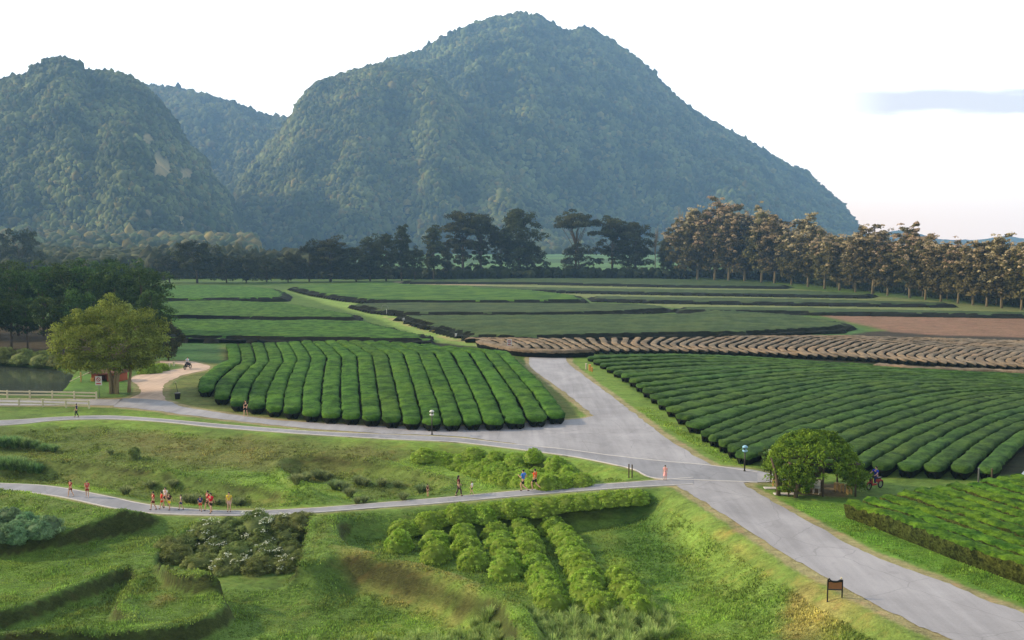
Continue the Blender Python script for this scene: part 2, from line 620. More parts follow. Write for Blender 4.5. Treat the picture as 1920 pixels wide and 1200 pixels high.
# ------------------------------------------------------------------ terrain
# lower footpath centre line (photo px, py) and its height
PN = [(-320, 898), (0, 907), (100, 913), (200, 931), (250, 942), (300, 950), (400, 958), (500, 958), (600, 953), (700, 945), (800, 937), (900, 928), (1000, 919), (1100, 911), (1200, 904), (1300, 896)]
PS = [(-320, 914), (0, 922), (100, 930), (200, 951), (250, 959), (300, 964), (400, 967), (500, 966), (600, 961), (700, 953), (800, 946), (900, 937), (1000, 928), (1100, 920), (1200, 913), (1300, 908)]


def pz(px):
    return np.interp(px, [-300, 0, 300, 600, 800, 1000, 1150, 1270], [-2.2, -2.1, -2.0, -1.7, -1.25, -0.7, -0.3, 0.0])


pn = np.array(PN, float); ps = np.array(PS, float)
PNW = np.stack(U(pn[:, 0], pn[:, 1], pz(pn[:, 0])), 1)
PSW = np.stack(U(ps[:, 0], ps[:, 1], pz(ps[:, 0])), 1)
PCW = (PNW + PSW) / 2
PCZ = pz(pn[:, 0])

MAIN_L = [(994, 667), (992, 674), (996, 690), (1040, 722), (1080, 752), (1108, 776), (1140, 800), (1200, 855), (1262, 903), (1310, 935), (1400, 992), (1500, 1056), (1600, 1112), (1700, 1162), (1800, 1206), (1950, 1275), (2150, 1380)]
MAIN_R = [(1106, 663), (1066, 668), (1064, 680), (1105, 712), (1150, 746), (1185, 772), (1215, 795), (1262, 830), (1350, 882), (1400, 912), (1450, 941), (1530, 986), (1620, 1036), (1750, 1086), (1850, 1126), (1920, 1151), (2250, 1280)]
LOOP_N = [(-400, 747), (165, 749), (235, 747), (312, 752), (340, 762), (400, 772), (461, 781), (530, 789), (640, 796), (760, 800), (860, 800), (960, 795), (1040, 789), (1090, 785), (1125, 779), (1180, 790)]
LOOP_S = [(-400, 762), (150, 760), (220, 763), (300, 771), (340, 777), (400, 784), (450, 790), (530, 799), (640, 808), (740, 814), (850, 818), (950, 830), (1040, 842), (1100, 856), (1180, 874), (1250, 896)]
DIRT_L = [(234, 749), (258, 740), (262, 727), (246, 712), (258, 704), (300, 697), (335, 692), (352, 688), (340, 683), (300, 680)]
DIRT_R = [(314, 757), (306, 742), (306, 725), (316, 715), (345, 703), (385, 694), (394, 687), (375, 681), (350, 677), (300, 677)]
WALK_N = [(-350, 800), (0, 789), (100, 783), (200, 780), (300, 786), (400, 795), (500, 803), (600, 810), (740, 816), (850, 821), (950, 832), (1060, 843), (1150, 855), (1250, 866), (1330, 873), (1420, 886)]
WALK_S = [(-350, 815), (0, 798), (100, 789), (200, 786), (300, 791), (400, 801), (500, 809), (600, 816), (740, 824), (850, 829), (950, 840), (1050, 853), (1100, 861), (1180, 878), (1240, 896), (1420, 905)]
SIDE_N = [(1330, 874), (1400, 879), (1440, 887), (1480, 893)]
SIDE_S = [(1330, 905), (1400, 905), (1440, 905), (1480, 903)]
BITN = [(1900, 915), (1921, 886), (1960, 850), (2010, 815)]
BITS = [(1935, 921), (1962, 890), (2000, 860), (2060, 825)]


def chaikin(p, n=2):
    for _ in range(n):
        q = np.roll(p, -1, axis=0)
        p = np.stack([p * .75 + q * .25, p * .25 + q * .75], 1).reshape(-1, 2)
    return p


def ring(a, b):
    return np.vstack([a, b[::-1]])


def R0(l):
    return UP(l, 0.0)


ROADS = {'main': ring(R0(MAIN_L), R0(MAIN_R)), 'loop': ring(R0(LOOP_N), R0(LOOP_S)), 'dirt': ring(R0(DIRT_L), R0(DIRT_R)), 'walk': ring(R0(WALK_N), R0(WALK_S)),
         'side': ring(R0(SIDE_N), R0(SIDE_S)), 'bit': ring(R0(BITN), R0(BITS)), 'path': ring(PNW, PSW)}

L1 = UP([(-500, 822), (0, 802), (100, 793), (200, 790), (300, 796), (400, 806), (500, 814), (600, 821), (740, 829), (850, 835), (950, 847), (1050, 860), (1100, 868), (1180, 885), (1235, 902), (1262, 922), (1320, 960), (1400, 1012), (1500, 1078), (1600, 1135), (1700, 1190), (1850, 1270), (2000, 1400), (-900, 1600)])
L2 = UP([(-500, 866), (0, 864), (150, 869), (300, 887), (430, 907), (520, 924), (560, 940), (590, 952), (400, 960), (280, 955), (200, 938), (100, 918), (0, 912), (-500, 905)], -1.3)
L2B = UP([(520, 868), (620, 868), (720, 880), (800, 897), (850, 915), (800, 930), (700, 942), (640, 946), (600, 930), (540, 900)], -1.4)
L2C = UP([(780, 850), (900, 852), (1000, 870), (1110, 898), (1080, 905), (960, 915), (900, 905), (830, 880)], -1.2)
L2, L2B, L2C = chaikin(L2), chaikin(L2B), chaikin(L2C)
L3 = UP([(-500, 935), (0, 930), (100, 940), (200, 960), (300, 974), (400, 976), (500, 975), (600, 970), (700, 962), (800, 956), (900, 947), (1000, 938), (1100, 930), (1200, 924), (1262, 930), (1320, 975), (1400, 1035), (1480, 1100), (1560, 1160), (1650, 1220), (1800, 1400), (-900, 1600)], -1.4)
T1 = chaikin(UP([(-500, 1085), (0, 1022), (100, 1006), (200, 986), (300, 972), (380, 966), (400, 972), (340, 996), (305, 1022), (290, 1046), (330, 1085), (420, 1090), (560, 1084), (700, 1200), (0, 1400), (-900, 1500)], -2.0))
T2 = chaikin(UP([(-500, 1230), (0, 1150), (100, 1116), (180, 1090), (235, 1062), (262, 1075), (228, 1105), (215, 1135), (245, 1160), (150, 1180), (0, 1190), (-500, 1260)], -2.7))
LAWN = chaikin(UP([(382, 1098), (385, 1088), (430, 1085), (500, 1086), (565, 1080), (592, 1070), (625, 1056), (665, 1050), (715, 1056), (800, 1074), (900, 1100), (960, 1135), (978, 1175), (1010, 1300), (1010, 1600), (-900, 1600), (-500, 1240), (0, 1198), (200, 1190), (330, 1176), (400, 1156), (430, 1136), (418, 1110)], np.array([-2.7] * 5 + [-2.3] * 8 + [-3.0] * 3 + [-2.7] * 7)))
PIT = chaikin(UP([(285, 1043), (302, 1015), (342, 990), (420, 972), (500, 968), (594, 962), (578, 1000), (566, 1040), (560, 1078), (440, 1086), (335, 1082), (300, 1066)], -2.3))
BASIN = chaikin(UP([(632, 994), (660, 975), (720, 960), (800, 956), (960, 948), (1100, 936), (1205, 932), (1260, 985), (1340, 1060), (1420, 1130), (1500, 1240), (1010, 1260), (990, 1165), (955, 1122), (880, 1086), (780, 1060), (690, 1042), (640, 1020)], -2.0))
BERM = smooth_line(UP([(690, 966), (640, 976), (608, 994), (612, 1014), (655, 1032), (740, 1050), (830, 1074), (910, 1104), (962, 1138), (985, 1172)], -1.6), 5)
POND = UP([(-500, 678), (-100, 676), (0, 677), (60, 680), (105, 684), (146, 692), (140, 705), (128, 722), (112, 737), (0, 741), (-200, 744), (-500, 746)])


def H(x, y):
    x = np.asarray(x, float); y = np.asarray(y, float)
    h = np.zeros(x.shape)

    def step(h, poly, lv, w, rim=0.0):
        d = sdf(x, y, poly)
        t = np.clip(d / w, 0, 1)
        t = 1 - (1 - t) ** 2.2
        t = np.where(d > 0, t, 0)
        rm = 0.0
        if poly is not L1 and poly is not POND:
            t = t * m1
            rm = rim * np.exp(-((d + 0.45) / 0.45) ** 2) * m1
        return h * (1 - t) + lv * t + rm
    wv = np.interp(x, [-40, -5, 8, 16], [9, 8, 4, 3])
    m1 = np.clip((sdf(x, y, L1) - 0.6) / 1.6, 0, 1)
    h = step(h, L1, np.interp(x, [5, 13], [-1.3, -0.7]), wv)
    h = step(h, L2, -2.5, 2.2, 0.25)
    h = step(h, L2B, -2.3, 3.0, 0.3)
    h = step(h, L2C, -1.5, 1.5)
    h = step(h, L3, np.interp(x, [3, 12], [-2.0, -1.2]), np.interp(x, [-10, 5, 12], [4.5, 4.0, 8.0]))
    h = step(h, T1, -2.8, 0.38, 0.2)
    h = step(h, T2, -3.6, 0.5, 0.2)
    h = step(h, BASIN, np.interp(x, [2, 11], [-2.75, -1.9]), np.interp(x, [-8, 0, 8], [0.7, 1.2, 5.0]), np.interp(x, [-3, 3], [0.25, 0.0]))
    h = step(h, LAWN, -3.75, np.interp(x, [-18, -15.5, -12], [0.4, 0.8, 3.6]), 0.2)
    h = step(h, PIT, -3.5, 0.5)
    db, _ = linedist(x, y, BERM, np.zeros(len(BERM)), 6.0)
    h = h + np.clip(-1.55 - h, 0, 0.9) * np.exp(-(db / 0.85) ** 2)
    h = step(h, POND, -1.3, 1.5)
    # soft natural unevenness away from the roads
    n = (fbm(x, y, 7.0, 3) - 0.5) * 0.35 + (fbm(x * 0.75, y, 1.5, 9, 3) - 0.5) * 0.30
    near = np.clip(sdf(x, y, L1) / 2.5, 0, 1)
    h = h + n * near
    d, zv = linedist(x, y, PCW, PCZ)
    t = 1 - sstep((d - 1.1) / 2.4)
    t = np.where(d < 13, t, 0)
    h = h * (1 - t) + zv * t
    # the plain lifts a little far away to meet the hills
    return h


def P(px, py):
    zs = np.arange(0.6, -6.5, -0.03)
    x, y = U(px, py, zs)
    h = H(x, y)
    i = int(np.argmax(zs <= h))
    return float(x[i]), float(y[i]), float(h[i])


def Hs(x, y):
    return float(H(np.array([float(x)]), np.array([float(y)]))[0])


def grow(a, step, g, lim):
    out = [a]
    while abs(out[-1]) < abs(lim) if lim * a > 0 or a == 0 else out[-1] * (1 if lim > 0 else -1) < abs(lim):
        step *= g
        out.append(out[-1] + step)
        if len(out) > 400: break
    return out


def build_ground():
    xs = np.concatenate([np.array(grow(-46, -0.3, 1.055, -4600))[::-1], np.arange(-45.8, 54, 0.21), np.array(grow(54, 0.3, 1.055, 4600))])
    ys = np.concatenate([np.array([-400, -150, -60, -20, 5, 18, 26, 31, 34]), np.arange(36, 104, 0.21), np.array(grow(104.2, 0.3, 1.018, 4600))])
    X, Y = np.meshgrid(xs, ys)
    Z = H(X, Y)
    nx, ny = len(xs), len(ys)
    # ------- ground cover colours (what grows or lies there, plus painted shade on the scarps)
    def mix(c, d, t):
        return c * (1 - t[..., None]) + np.asarray(d) * t[..., None]
    n1 = fbm(X, Y, 9, 21); n2 = 0.55 * fbm(X, Y, 2.5, 33) + 0.45 * fbm(X * 0.6, Y, 0.9, 34, 3); n3 = fbm(X, Y, 30, 41)
    g_b, g_m, g_d = lin(128, 158, 68) * K, lin(108, 136, 62) * K, lin(84, 108, 54) * K
    olive, brown, tan, straw = lin(112, 128, 64) * K, lin(128, 120, 74) * K, lin(190, 160, 118) * K, lin(186, 176, 90) * K
    C = mix(np.tile(g_m, X.shape + (1,)), g_b, sstep((n1 - 0.4) / 0.25))
    C = mix(C, g_d, sstep((n2 - 0.55) / 0.2) * 0.6)

    def paint(C, pts, col, z=0.0, edge=1.0, amt=1.0, nz=None, inset=0.0):
        d = sdf(X, Y, UP(pts, z))
        t = sstep((d - inset) / edge + (n2 - 0.5) * 1.2) * amt
        if nz is not None:
            t = t * sstep(nz)
        return mix(C, col, t)
    # far plain: paddies and strips
    far = sstep((Y - 430) / 40)
    strips = fbm(X * 0.25, Y * 1.6, 120, 55, 3)
    C = mix(C, mix(np.tile(lin(96, 132, 74) * K, X.shape + (1,)), lin(76, 104, 60) * K, sstep((strips - 0.45) / 0.15)), far)
    C = mix(C, lin(70, 98, 38) * K, sstep((Y - 90) / 10) * (1 - far) * 0.7)
    # banks and hollows
    C = paint(C, [(-400, 800), (0, 798), (200, 790), (400, 806), (600, 821), (850, 836), (1050, 862), (1180, 888), (1100, 900), (950, 868), (780, 845), (650, 862), (540, 858), (300, 862), (0, 858), (-400, 860)], olive, 0, 2.0, 0.95)
    C = paint(C, [(150, 800), (400, 812), (650, 828), (900, 850), (1060, 872), (1000, 878), (800, 850), (600, 866), (400, 862), (200, 830)], brown, -0.4, 2.5, 0.45, (n1 - 0.3) / 0.3)
    C = paint(C, [(60, 870), (300, 892), (430, 912), (530, 930), (590, 950), (430, 955), (330, 930), (150, 900), (0, 895)], olive, -1.6, 1.5, 0.85)
    C = paint(C, [(640, 870), (800, 895), (930, 915), (860, 932), (700, 942), (620, 905)], olive, -1.7, 1.5, 0.7)
    C = paint(C, [(0, 935), (200, 965), (400, 978), (560, 975), (500, 985), (350, 985), (150, 980), (0, 960), (-300, 950)], olive, -2.1, 1.5, 0.8)
    C = paint(C, [(600, 1060), (680, 1052), (760, 1066), (850, 1092), (925, 1130), (900, 1156), (840, 1160), (740, 1126), (630, 1090)], lin(154, 146, 84) * K, -3.0, 1.2, 0.6, (n2 - 0.3) / 0.3)
    C = paint(C, [(590, 1000), (620, 985), (640, 1030), (590, 1075), (570, 1060)], olive, -3.0, 1.0, 0.7)
    C = paint(C, [(250, 1100), (320, 1090), (345, 1120), (300, 1140), (262, 1130)], lin(160, 140, 92) * K, -2.7, 1.2, 0.5, (n2 - 0.35) / 0.2)
    C = paint(C, [(0, 1040), (260, 1000), (280, 1040), (150, 1095), (0, 1140), (-200, 1150)], lin(104, 134, 54) * K, -3.0, 1.5, 0.6)
    C = paint(C, [(1110, 960), (1230, 960), (1300, 1060), (1330, 1150), (1240, 1170), (1150, 1080)], lin(82, 118, 50) * K, -3.0, 2.0, 0.8)
    C = paint(C, [(1240, 935), (1320, 965), (1450, 1060), (1560, 1150), (1500, 1180), (1380, 1110), (1280, 1020), (1215, 960)], lin(126, 152, 70) * K, -1.5, 1.5, 0.6)
    C = paint(C, [(1290, 980), (1400, 1060), (1460, 1120), (1430, 1130), (1350, 1070), (1270, 1000)], straw, -1.8, 1.5, 0.65, (n2 - 0.4) / 0.2)
    C = paint(C, [(1480, 1130), (1600, 1125), (1700, 1170), (1720, 1230), (1450, 1240), (1430, 1160)], lin(176, 164, 96) * K, -1.5, 1.5, 0.8, (n2 - 0.38) / 0.2)
    C = paint(C, [(1650, 1150), (1760, 1190), (1850, 1240), (1850, 1400), (1450, 1400), (1500, 1190)], lin(134, 154, 72) * K, -1.2, 1.5, 0.6)
    C = paint(C, [(1420, 930), (1580, 935), (1700, 1000), (1920, 1080), (2100, 1150), (2100, 1215), (1920, 1145), (1620, 1035), (1500, 968)], lin(106, 150, 56) * K, 0, 0.8, 0.8)
    C = paint(C, [(1480, 905), (1600, 905), (1605, 938), (1500, 930), (1440, 915)], lin(128, 108, 84) * K, 0, 0.8, 0.85)
    C = paint(C, [(300, 757), (420, 778), (560, 795), (700, 803), (860, 803), (1000, 796), (1095, 785), (1090, 765), (1000, 690), (960, 660), (380, 650), (345, 700), (310, 725)], lin(118, 128, 66) * K, 0, 1.0, 0.9)
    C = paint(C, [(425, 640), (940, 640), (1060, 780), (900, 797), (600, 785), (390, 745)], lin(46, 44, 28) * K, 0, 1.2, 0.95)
    C = paint(C, [(1060, 668), (1110, 672), (1300, 800), (1440, 868), (1440, 890), (1340, 872), (1200, 785), (1100, 712)], lin(120, 150, 62) * K, 0, 1.0, 0.9)
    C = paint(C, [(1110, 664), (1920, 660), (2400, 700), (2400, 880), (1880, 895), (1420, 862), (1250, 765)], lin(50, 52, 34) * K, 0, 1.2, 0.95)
    C = paint(C, [(540, 540), (620, 552), (760, 590), (880, 630), (960, 660), (860, 650), (790, 640), (700, 600), (600, 570), (530, 545)], lin(136, 165, 78) * K, 0, 3, 0.95)
    C = paint(C, [(700, 590), (740, 592), (880, 630), (930, 655), (840, 640), (780, 620)], tan, 0, 1.5, 0.55, (n2 - 0.4) / 0.2)
    C = paint(C, [(720, 527), (1000, 528), (1000, 538), (760, 533)], lin(190, 165, 140) * K, 0, 5, 0.9)
    C = paint(C, [(900, 528), (1400, 533), (1900, 575), (2400, 600), (2400, 610), (1900, 592), (1500, 590), (1250, 578), (1100, 560), (900, 540)], lin(128, 138, 84) * K, 0, 6, 0.9)
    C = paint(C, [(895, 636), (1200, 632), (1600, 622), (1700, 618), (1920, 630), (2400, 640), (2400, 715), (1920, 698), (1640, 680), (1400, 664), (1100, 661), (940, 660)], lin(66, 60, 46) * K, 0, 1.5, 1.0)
    C = paint(C, [(1520, 590), (1700, 587), (2400, 592), (2400, 640), (1920, 634), (1760, 630), (1650, 622), (1590, 606)], lin(142, 112, 88) * K, 0, 3, 1.0)
    C = paint(C, [(1100, 628), (1400, 624), (1620, 612), (1640, 622), (1600, 630), (1100, 634)], lin(80, 118, 60) * K, 0, 2, 0.9)
    C = paint(C, [(-400, 610), (300, 610), (310, 655), (250, 672), (0, 668), (-400, 668)], lin(74, 58, 44) * K, 0, 2, 0.9)
    C = paint(C, [(120, 700), (250, 700), (262, 730), (230, 745), (100, 742)], lin(92, 130, 52) * K, 0, 0.8, 0.9)
    C = paint(C, [(290, 640), (420, 640), (430, 690), (395, 682), (300, 675)], lin(72, 112, 58) * K, 0, 1.5, 0.9)
    # dry verge beside the roads and trodden soil
    for k, wd, amt in (('main', 0.55, 0.8), ('loop', 0.45, 0.8), ('dirt', 0.5, 0.5), ('side', 0.6, 0.5), ('path', 0.25, 0.45), ('walk', 0.2, 0.35)):
        d = sdf(X, Y, ROADS[k])
        t = sstep(1 + (d + wd * (0.4 + 1.3 * n2)) / 0.35) * amt
        C = mix(C, lin(172, 158, 118) * K, t)
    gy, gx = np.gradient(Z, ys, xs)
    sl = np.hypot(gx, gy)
    C = mix(C, lin(62, 62, 36) * K, sstep((sl - 0.95 + (n2 - 0.5) * 0.8) / 0.6) * 0.8 * sstep(sdf(X, Y, L1) / 2))   # shade of the steep cut faces painted into the ground colour
    C = np.clip(C, 0.01, 1)
    idx = np.arange(nx * ny).reshape(ny, nx)
    Fq = np.stack([idx[:-1, :-1], idx[:-1, 1:], idx[1:, 1:], idx[1:, :-1]], -1).reshape(-1, 4)
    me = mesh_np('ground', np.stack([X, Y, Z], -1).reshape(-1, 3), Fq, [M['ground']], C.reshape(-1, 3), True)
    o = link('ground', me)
    tag(o, kind='structure')
    return X, Y, Z, C


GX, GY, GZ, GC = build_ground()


def ground_colour(x, y):
    xs, ys = GX[0], GY[:, 0]
    i = np.clip(np.searchsorted(xs, x), 0, len(xs) - 1)
    j = np.clip(np.searchsorted(ys, y), 0, len(ys) - 1)
    return GC[j, i]


def ribbon(name, A, B, mat, dz, step=0.6, cross=10, jit=0.11, z=None):
    A = smooth_line(A); B = smooth_line(B)
    L = max(np.linalg.norm(np.diff(A, axis=0), axis=1).sum(), np.linalg.norm(np.diff(B, axis=0), axis=1).sum())
    n = int(L / step) + 2
    # keep both edges in step by control-point index, not arc length
    qa = np.linspace(0, len(A) - 1, n)
    f = lambda Q: np.stack([np.interp(qa, np.arange(len(Q)), Q[:, k]) for k in range(2)], 1)
    A, B = f(A), f(B)
    t = np.linspace(0, 1, cross + 1)[None, :, None]
    G = A[:, None] * (1 - t) + B[:, None] * t
    W = (B - A) / (np.linalg.norm(B - A, axis=1, keepdims=True) + 1e-9)
    G[:, 0] -= W * (fbm(A[:, 0], A[:, 1], 1.0, 5)[:, None] - 0.5) * jit * 6
    G[:, -1] += W * (fbm(B[:, 0], B[:, 1], 1.0, 6)[:, None] - 0.5) * jit * 6
    z = H(G[..., 0], G[..., 1]) + dz
    V = np.concatenate([G, z[..., None]], -1)
    m, k = V.shape[:2]
    idx = np.arange(m * k).reshape(m, k)
    Fq = np.stack([idx[:-1, :-1], idx[:-1, 1:], idx[1:, 1:], idx[1:, :-1]], -1).reshape(-1, 4)
    o = link(name, mesh_np(name, V.reshape(-1, 3), Fq, [mat], None, True))
    # make sure the top faces up
    me = o.data
    if me.polygons[len(me.polygons) // 2].normal.z < 0:
        me.flip_normals()
    return tag(o, kind='structure')


ribbon('dirt_road', R0(DIRT_L), R0(DIRT_R), M['dirt'], 0.014)
ribbon('loop_road', R0(LOOP_N), R0(LOOP_S), M['asphalt'], 0.020)
ribbon('main_road', R0(MAIN_L), R0(MAIN_R), M['asphalt'], 0.026, cross=14)
ribbon('side_road', R0(SIDE_N), R0(SIDE_S), M['asphalt'], 0.032)
ribbon('field_road', R0(BITN), R0(BITS), M['asphalt'], 0.020)
ribbon('upper_footpath', R0(WALK_N), R0(WALK_S), M['asphalt_dark'], 0.038, cross=6)
ribbon('lower_footpath', PNW, PSW, M['asphalt_dark'], 0.044, cross=6)


def edging(name, line, w, dz=0.07, mat='concrete'):
    c = smooth_line(line)
    c = resample(c, 0.5)
    d = np.gradient(c, axis=0)
    n = np.stack([-d[:, 1], d[:, 0]], 1) / (np.linalg.norm(d, axis=1, keepdims=True) + 1e-9)
    a, b = c + n * w / 2, c - n * w / 2
    z = H(c[:, 0], c[:, 1])
    lv = [np.c_[a, z - 0.03], np.c_[a, z + dz], np.c_[b, z + dz], np.c_[b, z - 0.03]]
    V = np.stack(lv, 1)
    m = len(c)
    idx = np.arange(m * 4).reshape(m, 4)
    Fq = np.concatenate([np.stack([idx[:-1, j], idx[:-1, j + 1], idx[1:, j + 1], idx[1:, j]], -1) for j in range(3)])
    return tag(link(name, mesh_np(name, V.reshape(-1, 3), Fq, [M[mat]])), kind='structure')


edging('footpath_edging', R0(WALK_N), 0.14, 0.052)
edging('footpath_edging', R0(WALK_S), 0.14, 0.052)
edging('footpath_edging', PNW, 0.12, 0.058)
edging('footpath_edging', PSW, 0.12, 0.058)
edging('field_road_edging', R0(BITN), 0.18, 0.06, 'white')

# pond
pp = UP([(-500, 674), (0, 672), (60, 675), (110, 680), (150, 690), (146, 707), (133, 724), (118, 741), (0, 746), (-200, 748), (-500, 750)])
me = bpy.data.meshes.new('pond_water')
me.from_pydata([(float(a), float(b), -0.55) for a, b in pp], [], [list(range(len(pp)))])
me.materials.append(M['water'])
o = link('pond_water', me)
if me.polygons[0].normal.z < 0: me.flip_normals()
tag(o, kind='structure')

# ------------------------------------------------------------------ hills
def PU(px, py):
    dx = (px - 960) / F; dy = (600 - py) / F
    wy = CA + dy * SA; wz = -SA + dy * CA
    return dx / wy, wz / wy


HILLS = [
    dict(s=[(-700, 420), (-500, 330), (-300, 240), (-150, 190), (-60, 165), (0, 152), (20, 145), (45, 143), (75, 122), (110, 110), (140, 116), (158, 134), (200, 137), (245, 149), (270, 165), (300, 194), (330, 234), (350, 270), (385, 305), (400, 335), (430, 370), (450, 410), (470, 455), (480, 470)], D=1450, wf=430, wb=400, seed=1),
    dict(s=[(100, 200), (200, 163), (280, 163), (330, 168), (380, 178), (430, 193), (470, 208), (510, 223), (535, 229), (570, 240), (620, 300), (700, 380), (760, 460)], D=2450, wf=620, wb=300, seed=2),
    dict(s=[(380, 470), (430, 400), (450, 345), (490, 293), (530, 243), (545, 226), (560, 198), (580, 174), (600, 156), (640, 143), (690, 130), (720, 126), (760, 132), (800, 137), (830, 152), (855, 180), (880, 220), (930, 280), (1000, 345), (1080, 405), (1150, 460)], D=1900, wf=520, wb=380, seed=3),
    dict(s=[(480, 465), (560, 300), (640, 180), (700, 132), (745, 112), (790, 96), (850, 64), (900, 44), (940, 33), (975, 28), (1010, 38), (1040, 51), (1062, 63), (1095, 56), (1120, 64), (1150, 84), (1200, 119), (1250, 169), (1300, 209), (1350, 239), (1400, 266), (1430, 284), (1480, 314), (1510, 323), (1530, 344), (1560, 372), (1580, 389), (1605, 424), (1630, 449), (1660, 466)], D=2500, wf=880, wb=400, seed=4),
    dict(s=[(1560, 462), (1640, 444), (1680, 432), (1720, 437), (1760, 448), (1830, 450), (1885, 442), (1920, 447), (1960, 440), (2100, 430), (2400, 450)], D=3500, wf=200, wb=150, seed=5),
]
for h in HILLS:
    a = np.array(h['s'], float)
    u, e = PU(a[:, 0], a[:, 1])
    q = smooth_line(np.stack([u, e], 1), 4)
    h['u'] = q[:, 0]; h['e'] = q[:, 1]


def hillz(h, x, y):
    u = x / np.maximum(y, 1)
    D = h['D'] * (1 + 0.04 * (vnoise(u * 9 + 5, u * 0, 1.0, h['seed']) - 0.5))
    if h['seed'] == 4:
        D = D + np.clip((u - 0.1) * 900, -200, 380)
    crest = 18 + D * np.interp(u, h['u'], h['e'], left=-0.02, right=-0.02)
    wf = h['wf'] * (0.72 + 0.62 * fbm(u * 12 + 3, u * 0 + h['seed'], 1.0, h['seed'] * 7, 3))
    t = np.where(y < D, (D - y) / wf, (y - D) / h['wb'])
    g = 1 - np.clip(t, 0, 1.3) ** 1.35
    z = crest * g
    rid = np.abs(fbm(x, y, 260, 70 + h['seed'], 4) - 0.5) * 2
    z = z - np.clip(t, 0, 1) * (1 - np.clip(t, 0, 1)) * rid * crest * 0.9
    z = z + (fbm(x, y, 60, 80 + h['seed'], 3) - 0.5) * 18 * np.clip(t * 4, 0, 1) * np.clip((1 - t) * 3, 0, 1)
    return z, t


ROCKS = [((268, 252), (284, 272)), ((288, 283), (304, 332)), ((298, 300), (318, 335)), ((338, 318), (362, 336)), ((336, 402), (344, 420)), ((274, 395), (282, 402))]


def half_ico(sub):
    bm = bmesh.new()
    bmesh.ops.create_icosphere(bm, subdivisions=sub, radius=1)
    bm.verts.index_update()
    V = np.array([v.co[:] for v in bm.verts]); Fc = np.array([[v.index for v in f.verts] for f in bm.faces])
    bm.free()
    Fc = Fc[V[Fc].mean(1)[:, 2] > -0.25]
    u = np.unique(Fc); m = np.full(len(V), -1); m[u] = np.arange(len(u))
    return V[u], m[Fc]


ICOV, ICOF = half_ico(2)
ICO1 = half_ico(1)
ICO2 = (ICOV, ICOF)


def scatter_crowns(cx, cy, cz, r, seed, cols, hsq=0.95, lo=False):
    rg = np.random.default_rng(seed)
    n = len(cx)
    ICOV, ICOF = ICO1 if lo else globals()['ICO2']
    nv = len(ICOV)
    # a few lumpy crown shapes
    shapes = []
    for s in range(10):
        d = ICOV + 0
        amp = 1 + (np.array([math.sin(7 * v[0] + s) * math.cos(6 * v[1] + 2 * s) * 0.16 for v in ICOV]) + rg.normal(0, 0.2 if lo else 0.13, nv))
        shapes.append(d * amp[:, None])
    shapes = np.array(shapes)
    S = shapes[rg.integers(0, 10, n)]
    a = rg.uniform(0, 6.28, n)
    ca, sa = np.cos(a)[:, None], np.sin(a)[:, None]
    X = S[..., 0] * ca - S[..., 1] * sa
    Y = S[..., 0] * sa + S[..., 1] * ca
    Zz = S[..., 2] * (hsq * rg.uniform(0.75, 1.3, n))[:, None]
    V = np.stack([X * r[:, None] + cx[:, None], Y * r[:, None] + cy[:, None], Zz * r[:, None] + cz[:, None]], -1).reshape(-1, 3)
    Fc = (ICOF[None] + (np.arange(n) * nv)[:, None, None]).reshape(-1, 3)
    C = np.repeat(cols, nv, axis=0)
    return V, Fc, C


